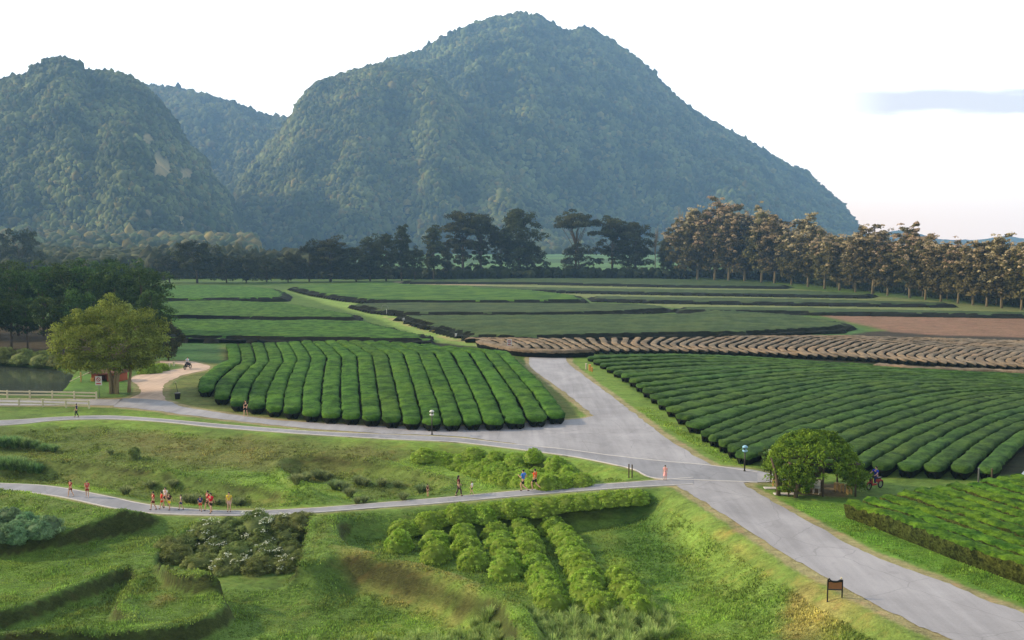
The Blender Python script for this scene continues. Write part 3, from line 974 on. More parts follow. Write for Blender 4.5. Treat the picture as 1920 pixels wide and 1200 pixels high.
def build_hills():
    names = ['left_hill', 'back_ridge', 'middle_hill', 'great_hill', 'distant_hills']
    for hi, h in enumerate(HILLS):
        um, uM = h['u'].min(), h['u'].max()
        D = h['D']
        y0, y1 = D - h['wf'] * 1.45, D + h['wb'] + (420 if h['seed'] == 4 else 60)
        us = np.linspace(um, uM, 240)
        ys = np.linspace(y0, y1, 110)
        Ug, Y = np.meshgrid(us, ys)
        X = Ug * Y
        Z, T = hillz(h, X, Y)
        Z = np.maximum(Z, -6)
        idx = np.arange(X.size).reshape(X.shape)
        Fq = np.stack([idx[:-1, :-1], idx[:-1, 1:], idx[1:, 1:], idx[1:, :-1]], -1).reshape(-1, 4)
        C = np.ones(X.shape + (3,))
        rock = np.zeros(X.shape)
        if hi == 0:
            px = X / Y * CA * F + 960
            # exact pixel of each vertex
            fw = Y * CA - (Z - CH) * SA
            px = 960 + F * X / fw
            py = 600 - F * ((Z - CH) * CA + Y * SA) / fw
            for (a, b) in ROCKS:
                cx, cy = (a[0] + b[0]) / 2, (a[1] + b[1]) / 2
                rx, ry = (b[0] - a[0]) / 2 + 2, (b[1] - a[1]) / 2 + 2
                rock = np.maximum(rock, (((px - cx) / rx) ** 2 + ((py - cy) / ry) ** 2 < 1) & (Y < D))
            C = np.where(rock[..., None] > 0.5, np.array([9.0, 4.8, 5.6]), C)
        me = mesh_np(names[hi], np.stack([X, Y, Z], -1).reshape(-1, 3), Fq, [M['hill']], C.reshape(-1, 3), True)
        tag(link(names[hi], me), kind='structure')
        if hi == 4: continue
        # the forest on it
        rg = np.random.default_rng(100 + hi)
        n = [24000, 9000, 26000, 46000][hi]
        uu = rg.uniform(um, uM, n * 3)
        yy = D + rg.uniform(-h['wf'] * 1.25, 60 if hi != 3 else 380, n * 3)
        x = uu * yy
        z, t = hillz(h, x, yy)
        e = 6.0
        zx = (hillz(h, x + e, yy)[0] - z) / e
        zy = (hillz(h, x, yy + e)[0] - z) / e
        area = np.sqrt(1 + zx ** 2 + zy ** 2) * (yy / D) ** 2
        back = (zy < -0.15) & (t > 0.08)
        ok = (z > 1) & (rg.uniform(0, 1, n * 3) < area / 1.9) & ~back & (u_in_view(x, yy))
        if hi == 0:
            fw = yy * CA - (z - CH) * SA
            px = 960 + F * x / fw
            py = 600 - F * ((z - CH) * CA + yy * SA) / fw
            for (a, b) in ROCKS:
                ok &= ~((px > a[0] - 1) & (px < b[0] + 1) & (py > a[1] - 1) & (py < b[1] + 3))
        x, yy, z = x[ok][:n], yy[ok][:n], z[ok][:n]
        r = rg.gamma(9, 1, len(x)) / 9 * [3.1, 4.7, 3.8, 4.7][hi]
        r = np.clip(r, 2.0, 12)
        b = rg.uniform(0.55, 1.45, len(x)) * (0.8 + 0.5 * fbm(x, yy, 70, 7))
        warm = rg.uniform(0, 1, len(x)) < 0.12
        C = np.stack([b * np.where(warm, 1.45, 1.0), b * np.where(warm, 1.05, 1.0), b * np.where(warm, 0.9, 1.0)], 1)
        V, Fc, C = scatter_crowns(x, yy, z + r * rg.uniform(-0.1, 0.7, len(r)), r, 200 + hi, C, 1.1, True)
        me = mesh_np('hill_forest', V, Fc, [M['forest']], C, False)
        o = link('hill_forest', me)
        tag(o, ['dense forest covering the rounded left hill', 'hazy forest on the low saddle ridge between the hills', 'forest on the shoulder in front of the great hill',
                'blue hazed forest covering the tallest hill'][hi], 'forest', kind='stuff')


def u_in_view(x, y):
    return np.abs(x / y) < 0.72


build_hills()

# distant teak belt and orchard canopy at the hill foot: a far wood that reads as one mass
def belt(name, label, pts_px, n, y0, y1, ztop, r, bright, seed, warmp=0.3):
    rg = np.random.default_rng(seed)
    px = rg.uniform(pts_px[0], pts_px[1], n)
    y = rg.uniform(y0, y1, n)
    x = (px - 960) / F * y
    z = np.interp((y - y0) / (y1 - y0), [0, 1], ztop) * np.interp(px, [pts_px[0], pts_px[1]], [1.0, 0.8]) - r * 0.8
    rr = r * rg.uniform(0.6, 1.3, n)
    b = rg.uniform(0.6, 1.3, n) * bright
    w = rg.uniform(0, 1, n) < warmp
    C = np.stack([b * np.where(w, 1.9, 1), b * np.where(w, 1.25, 1), b * np.where(w, 1.2, 1)], 1)
    V, Fc, C = scatter_crowns(x, y, z, rr, seed, C)
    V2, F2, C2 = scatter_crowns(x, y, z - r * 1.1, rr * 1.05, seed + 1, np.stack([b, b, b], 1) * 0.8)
    V = np.vstack([V, V2]); Fc = np.vstack([Fc, F2 + len(C)]); C = np.vstack([C, C2])
    tag(link(name, mesh_np(name, V, Fc, [M['forest']], C)), label, 'wood', kind='stuff')


belt('distant_wood', 'pale and tan crowned teak wood at the foot of the left hill', (-300, 480), 900, 760, 1050, (13, 34), 6.0, 0.9, 61, 0.45)
belt('distant_wood', 'low green orchard canopy between the pond wood and the teak wood', (-300, 420), 1100, 430, 640, (9.5, 14), 3.6, 0.55, 62, 0.0)
belt('distant_wood', 'dark low wood along the far edge of the tea fields', (280, 640), 420, 425, 520, (8.5, 13), 4.2, 0.38, 63, 0.0)
belt('distant_wood', 'hazy low wood seen under the tall trees across the plain', (560, 2100), 700, 1150, 1300, (6, 13), 6.5, 0.5, 64, 0.0)
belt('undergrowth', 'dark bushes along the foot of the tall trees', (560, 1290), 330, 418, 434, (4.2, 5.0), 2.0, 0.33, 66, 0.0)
def thicket(label, px0, px1, n, base, r, seed, dz=(2, 30)):
    rg = np.random.default_rng(seed)
    px = rg.uniform(px0, px1, n)
    py = np.interp(px, *base)
    x, y = U(px, py, 0)
    dy = rg.uniform(*dz, n)
    x = x * (y + dy) / y; y = y + dy
    rr = r * rg.uniform(0.6, 1.3, n)
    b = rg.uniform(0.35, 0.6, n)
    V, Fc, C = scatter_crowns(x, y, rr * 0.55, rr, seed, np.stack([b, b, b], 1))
    tag(link('undergrowth', mesh_np('undergrowth', V, Fc, [M['forest']], C)), label, 'bushes', kind='stuff')


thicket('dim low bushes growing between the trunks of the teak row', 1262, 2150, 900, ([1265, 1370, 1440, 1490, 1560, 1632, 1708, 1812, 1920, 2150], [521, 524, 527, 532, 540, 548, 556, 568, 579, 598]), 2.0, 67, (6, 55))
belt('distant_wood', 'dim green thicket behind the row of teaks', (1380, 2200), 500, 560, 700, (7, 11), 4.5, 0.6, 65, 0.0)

# ------------------------------------------------------------------ tea hedges
PROF = np.array([(-0.30, 0.0), (-0.42, 0.28), (-0.51, 0.62), (-0.51, 0.87), (-0.43, 0.965), (-0.20, 0.99), (0, 1.0), (0.20, 0.99), (0.43, 0.965), (0.51, 0.87), (0.51, 0.62), (0.42, 0.28), (0.30, 0.0)])


def hedge_mesh(name, c, width, height, mats, seed=0, step=0.35, rough=0.06, z0=None, nstem=2):
    """c: (n,2) centre line; width scalar or (n,) array"""
    width = np.broadcast_to(np.asarray(width, float), (len(c),))
    cw = resample(np.column_stack([c, width]), step)
    c, w = cw[:, :2], cw[:, 2]
    m = len(c)
    rg = np.random.default_rng(seed)
    d = np.gradient(c, axis=0)
    d /= np.linalg.norm(d, axis=1, keepdims=True) + 1e-9
    nrm = np.stack([-d[:, 1], d[:, 0]], 1)
    s = np.arange(m) * step
    hh = height * (1 + 0.07 * (vnoise(s + seed * 13.1, s * 0, 2.2, seed) - 0.5) * 2)
    ww = w * (1 + 0.06 * (vnoise(s + seed * 7.7, s * 0, 1.6, seed + 3) - 0.5) * 2)
    # rounded row ends
    e = np.minimum(np.arange(m), np.arange(m)[::-1]) * step
    k = np.clip(e / 0.5, 0, 1)
    endw = 0.62 + 0.38 * np.sqrt(1 - (1 - k) ** 2)
    endh = 0.86 + 0.14 * np.sqrt(1 - (1 - k) ** 2)
    off = PROF[None, :, 0] * (ww * endw)[:, None]
    zz = PROF[None, :, 1] * (hh * endh)[:, None]
    jit = rg.normal(0, rough, (m, len(PROF)))
    off = off + jit * (PROF[None, :, 1] > 0.1)
    zz = zz + rg.normal(0, rough * 0.8, (m, len(PROF))) * (PROF[None, :, 1] > 0.1)
    base = H(c[:, 0], c[:, 1]) if z0 is None else np.full(m, z0)
    V = np.concatenate([c[:, None, :] + nrm[:, None, :] * off[..., None], (base[:, None] - 0.03 + zz)[..., None]], -1)
    q = len(PROF)
    idx = np.arange(m * q).reshape(m, q)
    Fq = np.stack([idx[:-1, :-1], idx[:-1, 1:], idx[1:, 1:], idx[1:, :-1]], -1)
    mi = np.zeros((m - 1, q - 1), int)
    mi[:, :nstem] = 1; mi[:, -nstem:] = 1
    Fq = Fq.reshape(-1, 4); mi = mi.ravel()
    # end caps: fan with a centre pushed outwards
    V = V.reshape(-1, 3)
    caps = []
    ex = []
    for i, sg in ((0, -1), (m - 1, 1)):
        cc = np.array([c[i, 0] + sg * d[i, 0] * 0.22, c[i, 1] + sg * d[i, 1] * 0.22, base[i] + height * 0.55])
        ci = len(V) + len(ex); ex.append(cc)
        r = idx[i]
        for j in range(q - 1):
            caps.append([r[j], r[j + 1], ci] if sg > 0 else [r[j + 1], r[j], ci])
    V = np.vstack([V, ex])
    caps = np.array(caps)
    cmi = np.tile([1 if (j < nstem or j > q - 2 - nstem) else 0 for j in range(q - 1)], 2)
    return mesh_np(name, V, [Fq, caps], mats, np.ones((len(V), 3)), True, np.concatenate([mi, cmi]))


def hedge(label, group, c, width, height, mat, seed, step=0.35, rough=0.06, name='tea_hedge', nstem=2):
    o = link(name, hedge_mesh(name, np.asarray(c), width, height, [M[mat], M['twigs' if mat == 'tea_c' else 'stem_shade']], seed, step, rough, nstem=nstem))
    return tag(o, label, 'hedge', group)


def spans(keys, counts):
    """interpolate world curves between key curves; gives list of (curve, local pitch array)"""
    rows = []
    ks = [resample(smooth_line(UP(k, 0.85), 6), n=60) for k in keys]
    for a, b, n in zip(ks[:-1], ks[1:], counts):
        for i in range(n):
            t = i / n
            c = a * (1 - t) + b * t
            rows.append(c)
    rows.append(ks[-1])
    out = []
    for i, c in enumerate(rows):
        nb = rows[i + 1] if i + 1 < len(rows) else rows[i - 1]
        d = np.gradient(c, axis=0)
        d /= np.linalg.norm(d, axis=1, keepdims=True) + 1e-9
        # nearest distance to the neighbour curve
        dist = np.min(np.linalg.norm(c[:, None] - nb[None], axis=2), axis=1)
        dist = np.convolve(np.pad(dist, 3, 'edge'), np.ones(7) / 7, 'valid')
        out.append((c, np.clip(dist, 0.35, 2.6)))
    return out


# block inside the loop road
FRONT = [(386, 731), (416, 745), (447, 757), (481, 762), (514, 767), (548, 771), (584, 776), (621, 779), (659, 781), (697, 784), (735, 787), (773, 790), (811, 792), (849, 792), (887, 791), (926, 791), (967, 789), (1008, 785), (1044, 780)]
KINK = [(440, 676), (466, 680), (492, 679), (518, 678), (545, 677), (571, 675), (598, 672), (627, 670), (655, 669), (684, 668), (712, 666), (741, 664), (770, 662), (798, 661), (829, 661), (862, 661), (893, 661), (918, 660), (942, 661)]
BACK = [(434, 646), (458, 646), (482, 645), (505, 644), (528, 643), (551, 642), (574, 641), (596, 641), (618, 640), (640, 640), (663, 640), (688, 640), (714, 641), (740, 643), (766, 645), (796, 647), (835, 650), (870, 653), (905, 656)]
prevc = []
for i in range(19):
    f, k, b = [np.array(v, float) for v in (FRONT[i], KINK[i], BACK[i])]
    bow = np.array([(-13 * (1 - i / 9) if i < 9 else 7 * (i - 9) / 9), 0.0])
    pts = [f, f * 0.66 + k * 0.34 + bow, f * 0.3 + k * 0.7 + bow * 0.8, k]
    c1 = smooth_line(UP(pts, 0.85), 6)
    c2 = UP([k, (k + b) / 2 + np.array([2, 0]), b], 0.85)
    prevc.append(np.vstack([c1, c2[1:]]))
for i, c in enumerate(prevc):
    nb = prevc[i + 1] if i < 18 else prevc[i - 1]
    nbr = resample(nb, n=80)
    cr = resample(c, n=80)
    d = np.min(np.linalg.norm(cr[:, None] - nbr[None], axis=2), axis=1)
    d = np.convolve(np.pad(d, 3, 'edge'), np.ones(7) / 7, 'valid')
    hedge('clipped green tea hedge, %s from the left in the block inside the loop road' % nth(i + 1), 'tea hedges in the block inside the loop road',
          cr, np.clip(d, 0.8, 2.4) * 0.84, 1.1, 'tea_a', 300 + i, 0.26, 0.06)

# big curved block on the right
KB = [
    [(1104, 667), (1250, 663), (1400, 668), (1550, 677), (1740, 688), (1920, 696), (2200, 706)],
    [(1186, 713), (1300, 702), (1450, 690), (1600, 688), (1760, 697), (1920, 704), (2200, 712)],
    [(1322, 812), (1415, 778), (1510, 748), (1605, 725), (1731, 713), (1920, 716), (2200, 722)],
    [(1392, 852), (1478, 816), (1573, 784), (1668, 758), (1763, 738), (1920, 730), (2200, 735)],
    [(1600, 872), (1690, 822), (1790, 778), (1860, 757), (1920, 745), (2060, 738), (2200, 742)],
    [(1850, 880), (1888, 840), (1930, 812), (1990, 790), (2060, 775), (2140, 765), (2230, 760)],
]
rowsB = spans(KB, [6, 8, 4, 4, 5])
for i, (c, p) in enumerate(rowsB):
    # clip rows to what can be seen a little beyond the frame
    hedge('deep green curved tea hedge, %s from the far end of the big right-hand block' % nth(i + 1), 'tea hedges of the big curved block beside the main road',
          c, np.maximum(p * 0.80, 0.5), 1.05 if i > 4 else 0.8, 'tea_b', 400 + i, 0.4, 0.045)

# lower right block: parallel rows beside the lower verge
a0 = UP([(1592, 936), (1700, 974), (1800, 1011), (1920, 1052), (2250, 1160)], 1.15)
a0 = resample(smooth_line(a0), n=50)
dv = a0[-1] - a0[0]
dv /= np.linalg.norm(dv)
nv = np.array([-dv[1], dv[0]])
for i in range(11):
    st = nv * 1.55 * i
    c = a0 + st
    # shared far edge at y = 62.3
    lead = (62.6 - 0.10 * i - c[0, 1]) / dv[1]
    s = c[0] + dv * lead
    cc = np.vstack([s[None], c[1:]]) if lead > 0 else c[c[:, 1] < 62.6]
    cc = resample(cc, n=60)
    hedge('leafy bright tea hedge, %s counted from the grass verge in the lower right block' % nth(i + 1), 'loose tea hedges of the lower right block',
          cc, 1.1, 1.25, 'tea_c', 500 + i, 0.2, 0.055, nstem=3)

# pruned rows on the bare brown field, swept like waves
j = 0
for xb in np.arange(935, 2075, 18.6):
    s = np.clip((xb - 1040) / 300, 0, 1)
    yb = np.interp(xb, [900, 1100, 1240, 1350, 1580, 1849, 1950, 2100], [650, 657, 657, 659, 669, 685, 690, 697])
    tl = np.interp(xb, [1300, 1500, 1800], [0, 50, 150])
    pts = [(xb, yb), (xb - 8 - 14 * s, yb - 6), (xb - 22 - 6 * s, yb - 12), (xb - 40 + 34 * s, yb - 17 - 3 * s), (xb - 62 + 78 * s, yb - 20 - 8 * s)]
    if s >= 1:
        pts += [(xb + 30 + tl * 0.5, yb - 32 - tl * 0.03), (xb + 60 + tl, yb - 35 - tl * 0.05)]
    pts = [(a, max(b, np.interp(a, [900, 1600, 1920, 2200], [636, 631, 640, 650]))) for a, b in pts]
    c = resample(smooth_line(UP(pts, 0.6), 5), n=50)
    j += 1
    hedge('pruned tan tea row, %s from the left on the bare brown field' % nth(j), 'pruned tea rows on the bare brown field', c, 1.0, 0.85, 'pruned', 600 + j, 0.6, 0.05, 'pruned_tea_row', nstem=3)
c = resample(smooth_line(UP([(899, 640), (930, 647), (965, 654), (1000, 657), (1050, 658), (1112, 656)], 1.0)), n=60)
hedge('low pruned border hedge with dark side behind the road bend', None, c, 1.8, 1.25, 'pruned', 700, 0.4, 0.06, 'border_hedge')
c = resample(smooth_line(UP([(1640, 682), (1740, 690), (1920, 697), (2100, 706)], 1.0)), n=60)
hedge('long pruned border hedge between brown field and big green block', None, c, 1.6, 1.2, 'pruned', 701, 0.5, 0.06, 'border_hedge')


# clipped tea plots seen flat in the distance
def plot(label, pts, h, mat, dx, dy, pitch=1.6, curve=0.0, seed=0, groove=0.12, cut=None):
    poly = resample(np.vstack([UP(pts, h), UP(pts, h)[:1]]), dx)[:-1]
    x0, x1, y0, y1 = poly[:, 0].min() - 1, poly[:, 0].max() + 1, poly[:, 1].min() - 1, poly[:, 1].max() + 1
    xs = np.arange(x0, x1 + dx, dx); ys = np.arange(y0, y1 + dy, dy)
    X, Y = np.meshgrid(xs, ys)
    d = sdf(X, Y, poly, 8) + (fbm(X, Y, 3.0, seed) - 0.5) * 0.5
    t = np.clip((d + 0.25) / 0.5, 0, 1)
    ph = (Y + curve * X + 6 * (fbm(X, Y, 60, seed + 5, 2) - 0.5)) / pitch
    z = h * t - groove * (0.5 + 0.5 * np.cos(ph * 2 * math.pi)) ** 3 * (t > 0.9) + (fbm(X, Y, 2.0, seed + 2, 3) - 0.5) * 0.16 * (t > 0.5)
    keepv = d > -0.25 - max(dx, dy)
    idx = np.arange(X.size).reshape(X.shape)
    Fq = np.stack([idx[:-1, :-1], idx[:-1, 1:], idx[1:, 1:], idx[1:, :-1]], -1).reshape(-1, 4)
    kv = keepv.ravel()
    Fq = Fq[kv[Fq].all(1)]
    tt = t.ravel()[Fq]
    Fq = Fq[tt.max(1) > 0]
    side = (t.ravel()[Fq].min(1) < 0.62)
    V = np.stack([X, Y, z], -1).reshape(-1, 3)
    u = np.unique(Fq); mp = np.full(len(V), -1); mp[u] = np.arange(len(u))
    me = mesh_np('tea_plot', V[u], mp[Fq], [M[mat], M['stem_shade']], np.ones((len(u), 3)), True, side.astype(int))
    return tag(link('tea_plot', me), label, 'tea field', 'clipped tea plots across the valley')


plot('topmost of the three level tea plots on the left, below the dark wood', [(280, 536), (380, 534), (480, 537), (520, 541), (538, 550), (533, 557), (280, 560)], 1.3, 'tea_a', 1.0, 0.7, seed=1)
plot('middle of the three level tea plots on the left', [(280, 565), (420, 562), (540, 567), (620, 580), (675, 589), (672, 595), (500, 594), (280, 590)], 1.25, 'tea_a', 0.8, 0.6, seed=2)
plot('lowest and longest of the three level tea plots on the left', [(300, 595), (500, 599), (600, 598), (690, 601), (760, 618), (806, 627), (800, 635), (560, 632), (330, 629)], 1.2, 'tea_a', 0.7, 0.45, seed=3)
plot('bright level tea plot right of the grassy diagonal track, farthest one', [(545, 537), (600, 533), (700, 529), (1000, 543), (1088, 553), (1096, 561), (900, 563), (700, 562), (640, 556), (585, 547)], 1.3, 'tea_mid', 1.2, 0.8, seed=4)
plot('dull green narrow tea plot between two long dark hedge lines', [(660, 569), (760, 566), (1000, 567), (1180, 568), (1240, 572), (1262, 577), (1150, 583), (1000, 586), (760, 585), (700, 579)], 1.1, 'tea_dull', 1.0, 0.7, seed=5)
plot('large dull green tea plot above the bare brown rows', [(746, 590), (1000, 589), (1280, 587), (1340, 580), (1480, 588), (1560, 598), (1592, 606), (1570, 613), (1400, 621), (1150, 625), (1000, 629), (890, 628), (810, 608)], 1.2, 'tea_dull', 0.8, 0.5, curve=0.25, seed=6, groove=0.2)
plot('first thin tea strip below the tall trees', [(760, 524), (1000, 521), (1240, 522), (1400, 526), (1480, 534), (1470, 537), (1240, 534), (1000, 529), (760, 528)], 0.95, 'tea_dull', 1.8, 1.2, seed=7)
plot('second thin tea strip below the tall trees', [(880, 536), (1240, 541), (1500, 544), (1640, 550), (1625, 554), (1240, 548), (880, 541)], 0.95, 'tea_dull', 1.6, 1.1, seed=8)
plot('third thin tea strip below the tall trees', [(1110, 554), (1240, 556), (1500, 559), (1780, 566), (1785, 570), (1500, 567), (1240, 563), (1115, 560)], 0.95, 'tea_dull', 1.4, 1.0, seed=9)
plot('fourth thin tea strip, lowest one along the foot of the teaks', [(1270, 574), (1500, 575), (1700, 580), (1920, 584), (2250, 588), (2250, 594), (1920, 589), (1500, 583), (1275, 580)], 0.95, 'tea_dull', 1.2, 0.8, seed=10)


# ------------------------------------------------------------------ leaves, crowns, trees
def quads(P0, Nn, size, seed, aspect=0.55, roll=None):
    """diamond leaf cards at P0 facing Nn"""
    rg = np.random.default_rng(seed)
    n = len(P0)
    Nn = Nn / (np.linalg.norm(Nn, axis=1, keepdims=True) + 1e-9)
    r = rg.normal(size=(n, 3)) if roll is None else roll
    a = np.cross(Nn, r); a /= np.linalg.norm(a, axis=1, keepdims=True) + 1e-9
    b = np.cross(Nn, a)
    s = np.asarray(size)[:, None] if np.ndim(size) else size
    V = np.stack([P0 - a * s * 0.5, P0 - b * s * aspect * 0.5, P0 + a * s * 0.5, P0 + b * s * aspect * 0.5], 1).reshape(-1, 3)
    Fq = np.arange(4 * n).reshape(-1, 4)
    return V, Fq


def clumped(seed, centres, rad_, nleaf, leaf, sq=0.75, jit=0.8, aspect=0.6, bright=None, down=-0.35):
    rg = np.random.default_rng(seed)
    n = len(centres)
    d = rg.normal(size=(n, nleaf, 3))
    d /= np.linalg.norm(d, axis=2, keepdims=True)
    d[..., 2] = np.where(d[..., 2] < down, -d[..., 2], d[..., 2])
    rr = rad_[:, None, None] * rg.uniform(0.55, 1.08, (n, nleaf, 1))
    Pp = centres[:, None] + d * rr * np.array([1, 1, sq])
    Nn = d + rg.normal(size=d.shape) * jit * 0.6
    V, Fq = quads(Pp.reshape(-1, 3), Nn.reshape(-1, 3), leaf * rg.uniform(0.6, 1.35, n * nleaf), seed + 1, aspect)
    b = rg.uniform(0.7, 1.25, n) if bright is None else bright
    C = np.repeat(b, nleaf * 4)
    w = np.repeat(rg.uniform(0.8, 1.2, n * nleaf), 4)
    C = C * w
    return V, Fq, np.stack([C, C, C], 1)


def crown_centres(seed, n, rx, rz, zc, shape='dome', inner=0.45):
    rg = np.random.default_rng(seed)
    d = rg.normal(size=(n, 3)); d /= np.linalg.norm(d, axis=1, keepdims=True)
    r = rg.uniform(inner, 1, n) ** 0.6
    p = d * r[:, None]
    lump = 1 + 0.22 * np.sin(3 * np.arctan2(d[:, 1], d[:, 0]) + seed) + 0.14 * np.sin(5 * d[:, 2] + seed * 2)
    if shape != 'smooth': p *= lump[:, None]
    if shape == 'dome':
        p[:, 2] = np.where(p[:, 2] < 0, p[:, 2] * 0.55, p[:, 2])
    if shape == 'flat':
        p[:, 2] = np.where(p[:, 2] < 0, p[:, 2] * 0.35, p[:, 2] * 0.9)
    if shape == 'cone':
        k = 1.0 - 0.35 * np.clip(p[:, 2], -1, 1)
        p[:, 0] *= k; p[:, 1] *= k
    return p * np.array([rx, rx, rz]) + np.array([0, 0, zc])


def tree_template(kind, seed):
    rg = np.random.default_rng(seed)
    parts = []
    tm = M['bark']
    if kind == 'wood':          # 14 m, pond wood
        c = np.vstack([crown_centres(seed, 62, 4.6, 4.6, 9.0, 'dome'), crown_centres(seed + 1, 12, 3.4, 2.0, 5.6, 'dome')])
        r = rg.uniform(0.9, 1.7, len(c)); V = clumped(seed, c, r, 85, 0.42)
        lm = M['wood_leaf']; H0, nb, tr = 14, 9, 0.24
        parts.append(('crown', V, lm))
    elif kind == 'round':       # 12 m dark round
        c = np.vstack([crown_centres(seed, 75, 6.2, 5.4, 6.4, 'round', 0.5)])
        c[:, 2] = np.maximum(c[:, 2], 1.2)
        V = clumped(seed, c, rg.uniform(1.0, 2.0, len(c)), 80, 0.6)
        H0, nb, tr = 12, 7, 0.3
        parts.append(('crown', V, M['line_leaf']))
    elif kind == 'tall':        # 30 m with open lower crown
        top = crown_centres(seed, 80, 7.8, 7.0, 22.5, 'flat', 0.3)
        low = crown_centres(seed + 1, 50, 6.2, 7.5, 13.5, 'round', 0.3)
        c = np.vstack([top, low])
        r = np.concatenate([rg.uniform(1.6, 2.9, len(top)), rg.uniform(1.2, 2.2, len(low))])
        V = clumped(seed, c, r, 75, 0.95, 0.6)
        H0, nb, tr = 30, 12, 0.5
        parts.append(('crown', V, M['line_leaf']))
    elif kind == 'umbrella':
        top = crown_centres(seed, 84, 10.5, 6.0, 24.5, 'flat', 0.3)
        V = clumped(seed, top, rg.uniform(1.6, 2.8, len(top)), 75, 0.95, 0.55)
        H0, nb, tr = 30, 12, 0.55
        c = top
        parts.append(('crown', V, M['line_leaf']))
    elif kind == 'dense':
        c = crown_centres(seed, 140, 7.6, 13.0, 14.5, 'round', 0.35)
        c[:, 2] = np.maximum(c[:, 2], 2.0)
        V = clumped(seed, c, rg.uniform(1.6, 2.8, len(c)), 70, 0.95, 0.7)
        H0, nb, tr = 28, 8, 0.5
        parts.append(('crown', V, M['line_leaf']))
    elif kind == 'slim':
        c = crown_centres(seed, 80, 3.6, 11, 14.5, 'round', 0.3)
        V = clumped(seed, c, rg.uniform(1.2, 2.1, len(c)), 70, 0.85, 0.7)
        H0, nb, tr = 26, 7, 0.3
        parts.append(('crown', V, M['line_leaf']))
    elif kind == 'teak':        # 22 m
        c = np.vstack([crown_centres(seed, 125, 5.2, 8.6, 12.8, 'round', 0.3), crown_centres(seed + 3, 42, 4.4, 4.6, 7.6, 'round', 0.3)])
        c[:, 2] = np.maximum(c[:, 2], 2.7)
        br = rg.uniform(0.7, 1.2, len(c))
        V = clumped(seed, c, rg.uniform(0.9, 1.6, len(c)), 62, 0.75, 0.8, bright=br)
        H0, nb, tr = 22, 9, 0.3
        parts.append(('crown', V, M['teak_leaf']))
        q = (c - np.array([0, 0, 12.8])) / np.array([5.0, 5.0, 8.6])
        wgt = np.linalg.norm(q, axis=1) * 0.6 + q[:, 2] * 0.7 + rg.normal(0, 0.25, len(c))
        top = c[wgt > 0.62]
        if len(top) < 30: top = c[np.argsort(-wgt)[:34]]
        top = np.repeat(top, 3, axis=0) + rg.normal(0, 0.7, (len(top) * 3, 3)) + np.array([0, 0, 0.55])
        parts.append(('blossom', clumped(seed + 9, top, rg.uniform(0.45, 0.95, len(top)), 26, 0.46, 0.9, down=-0.2), M['teak_bloom']))
    elif kind == 'gold':        # 12 m tree beside the pond
        c = crown_centres(seed, 360, 6.9, 4.9, 6.5, 'smooth', 0.35)
        c[:, 2] = np.maximum(c[:, 2], 2.8 + rg.uniform(0, 0.8, len(c)))
        c = np.vstack([c, [(-0.9, 0, 11.4), (0.4, 0, 11.7), (-0.2, 0.3, 12.2), (1.6, 0, 10.9), (-0.3, -0.4, 11.0)]])
        V = clumped(seed, c, np.concatenate([rg.uniform(0.7, 1.25, len(c) - 5), np.full(5, 0.75)]), 120, 0.26)
        H0, nb, tr = 12, 0, 0.3
        parts.append(('crown', V, M['gold_leaf']))
    elif kind == 'bare':
        H0, nb, tr = 26, 14, 0.32
        c = crown_centres(seed, 30, 3.6, 6.5, 19, 'round', 0.2)
    # trunk and limbs
    b = MB()
    if kind == 'gold':
        tm = M['bark_pale']
        for sx, sy, lean in ((-0.35, 0, -0.3), (0.1, 0.1, 0.2), (1.5, 0.9, 0.5), (0.45, -0.2, 0.5), (-0.15, 0.4, -0.8)):
            top = Vector((sx + lean * 1.4, sy, 5.2))
            b.tube([(sx, sy, -0.2), (sx + lean * 0.25, sy, 1.5), (sx + lean * 0.8, sy, 3.2), top], [0.27, 0.2, 0.15, 0.1], 8)
            for _ in range(5):
                q = c[rg.integers(0, len(c))]
                b.tube([(sx + lean * 0.6, sy, 2.6 + rg.uniform(0, 1)), tuple((Vector(q) + top) * 0.5), tuple(q)], [0.1, 0.06, 0.02], 6)
    else:
        zt = H0 * (0.72 if kind != 'bare' else 0.9)
        wob = rg.normal(0, 0.02 * H0 * 0.5, (4, 2))
        pts = [(0, 0, -0.3), (wob[0, 0] * 0.5, wob[0, 1] * 0.5, zt * 0.3), (wob[1, 0], wob[1, 1], zt * 0.65), (wob[2, 0], wob[2, 1], zt)]
        b.tube(pts, [tr * 1.25, tr, tr * 0.7, tr * 0.25], 8)
        for i in range(nb + 8):
            q = c[rg.integers(0, len(c))]
            z0 = min(q[2] * 0.75, zt * 0.95) * rg.uniform(0.6, 1)
            x0 = np.interp(z0, [0, zt * 0.65, zt], [0, wob[1, 0], wob[2, 0]]); y0 = np.interp(z0, [0, zt * 0.65, zt], [0, wob[1, 1], wob[2, 1]])
            mid = ((x0 + q[0]) / 2, (y0 + q[1]) / 2, (z0 + q[2]) / 2 + 0.4)
            b.tube([(x0, y0, z0), mid, tuple(q)], [tr * 0.4, tr * 0.25, tr * 0.06], 5)
            if kind == 'bare':
                for _ in range(3):
                    e = np.array(mid) * 0.4 + np.array(q) * 0.6 + rg.normal(0, 1.2, 3)
                    b.tube([mid, tuple(e)], [tr * 0.15, tr * 0.04], 4)
        if kind in ('bare', 'teak'): tm = M['bark_pale']
    out = [('trunk', b.mesh('trunk', tm, True))]
    for nm, (V, Fq, C), m in parts:
        out.append((nm, mesh_np(nm, V, Fq, [m], C, False)))
    return out


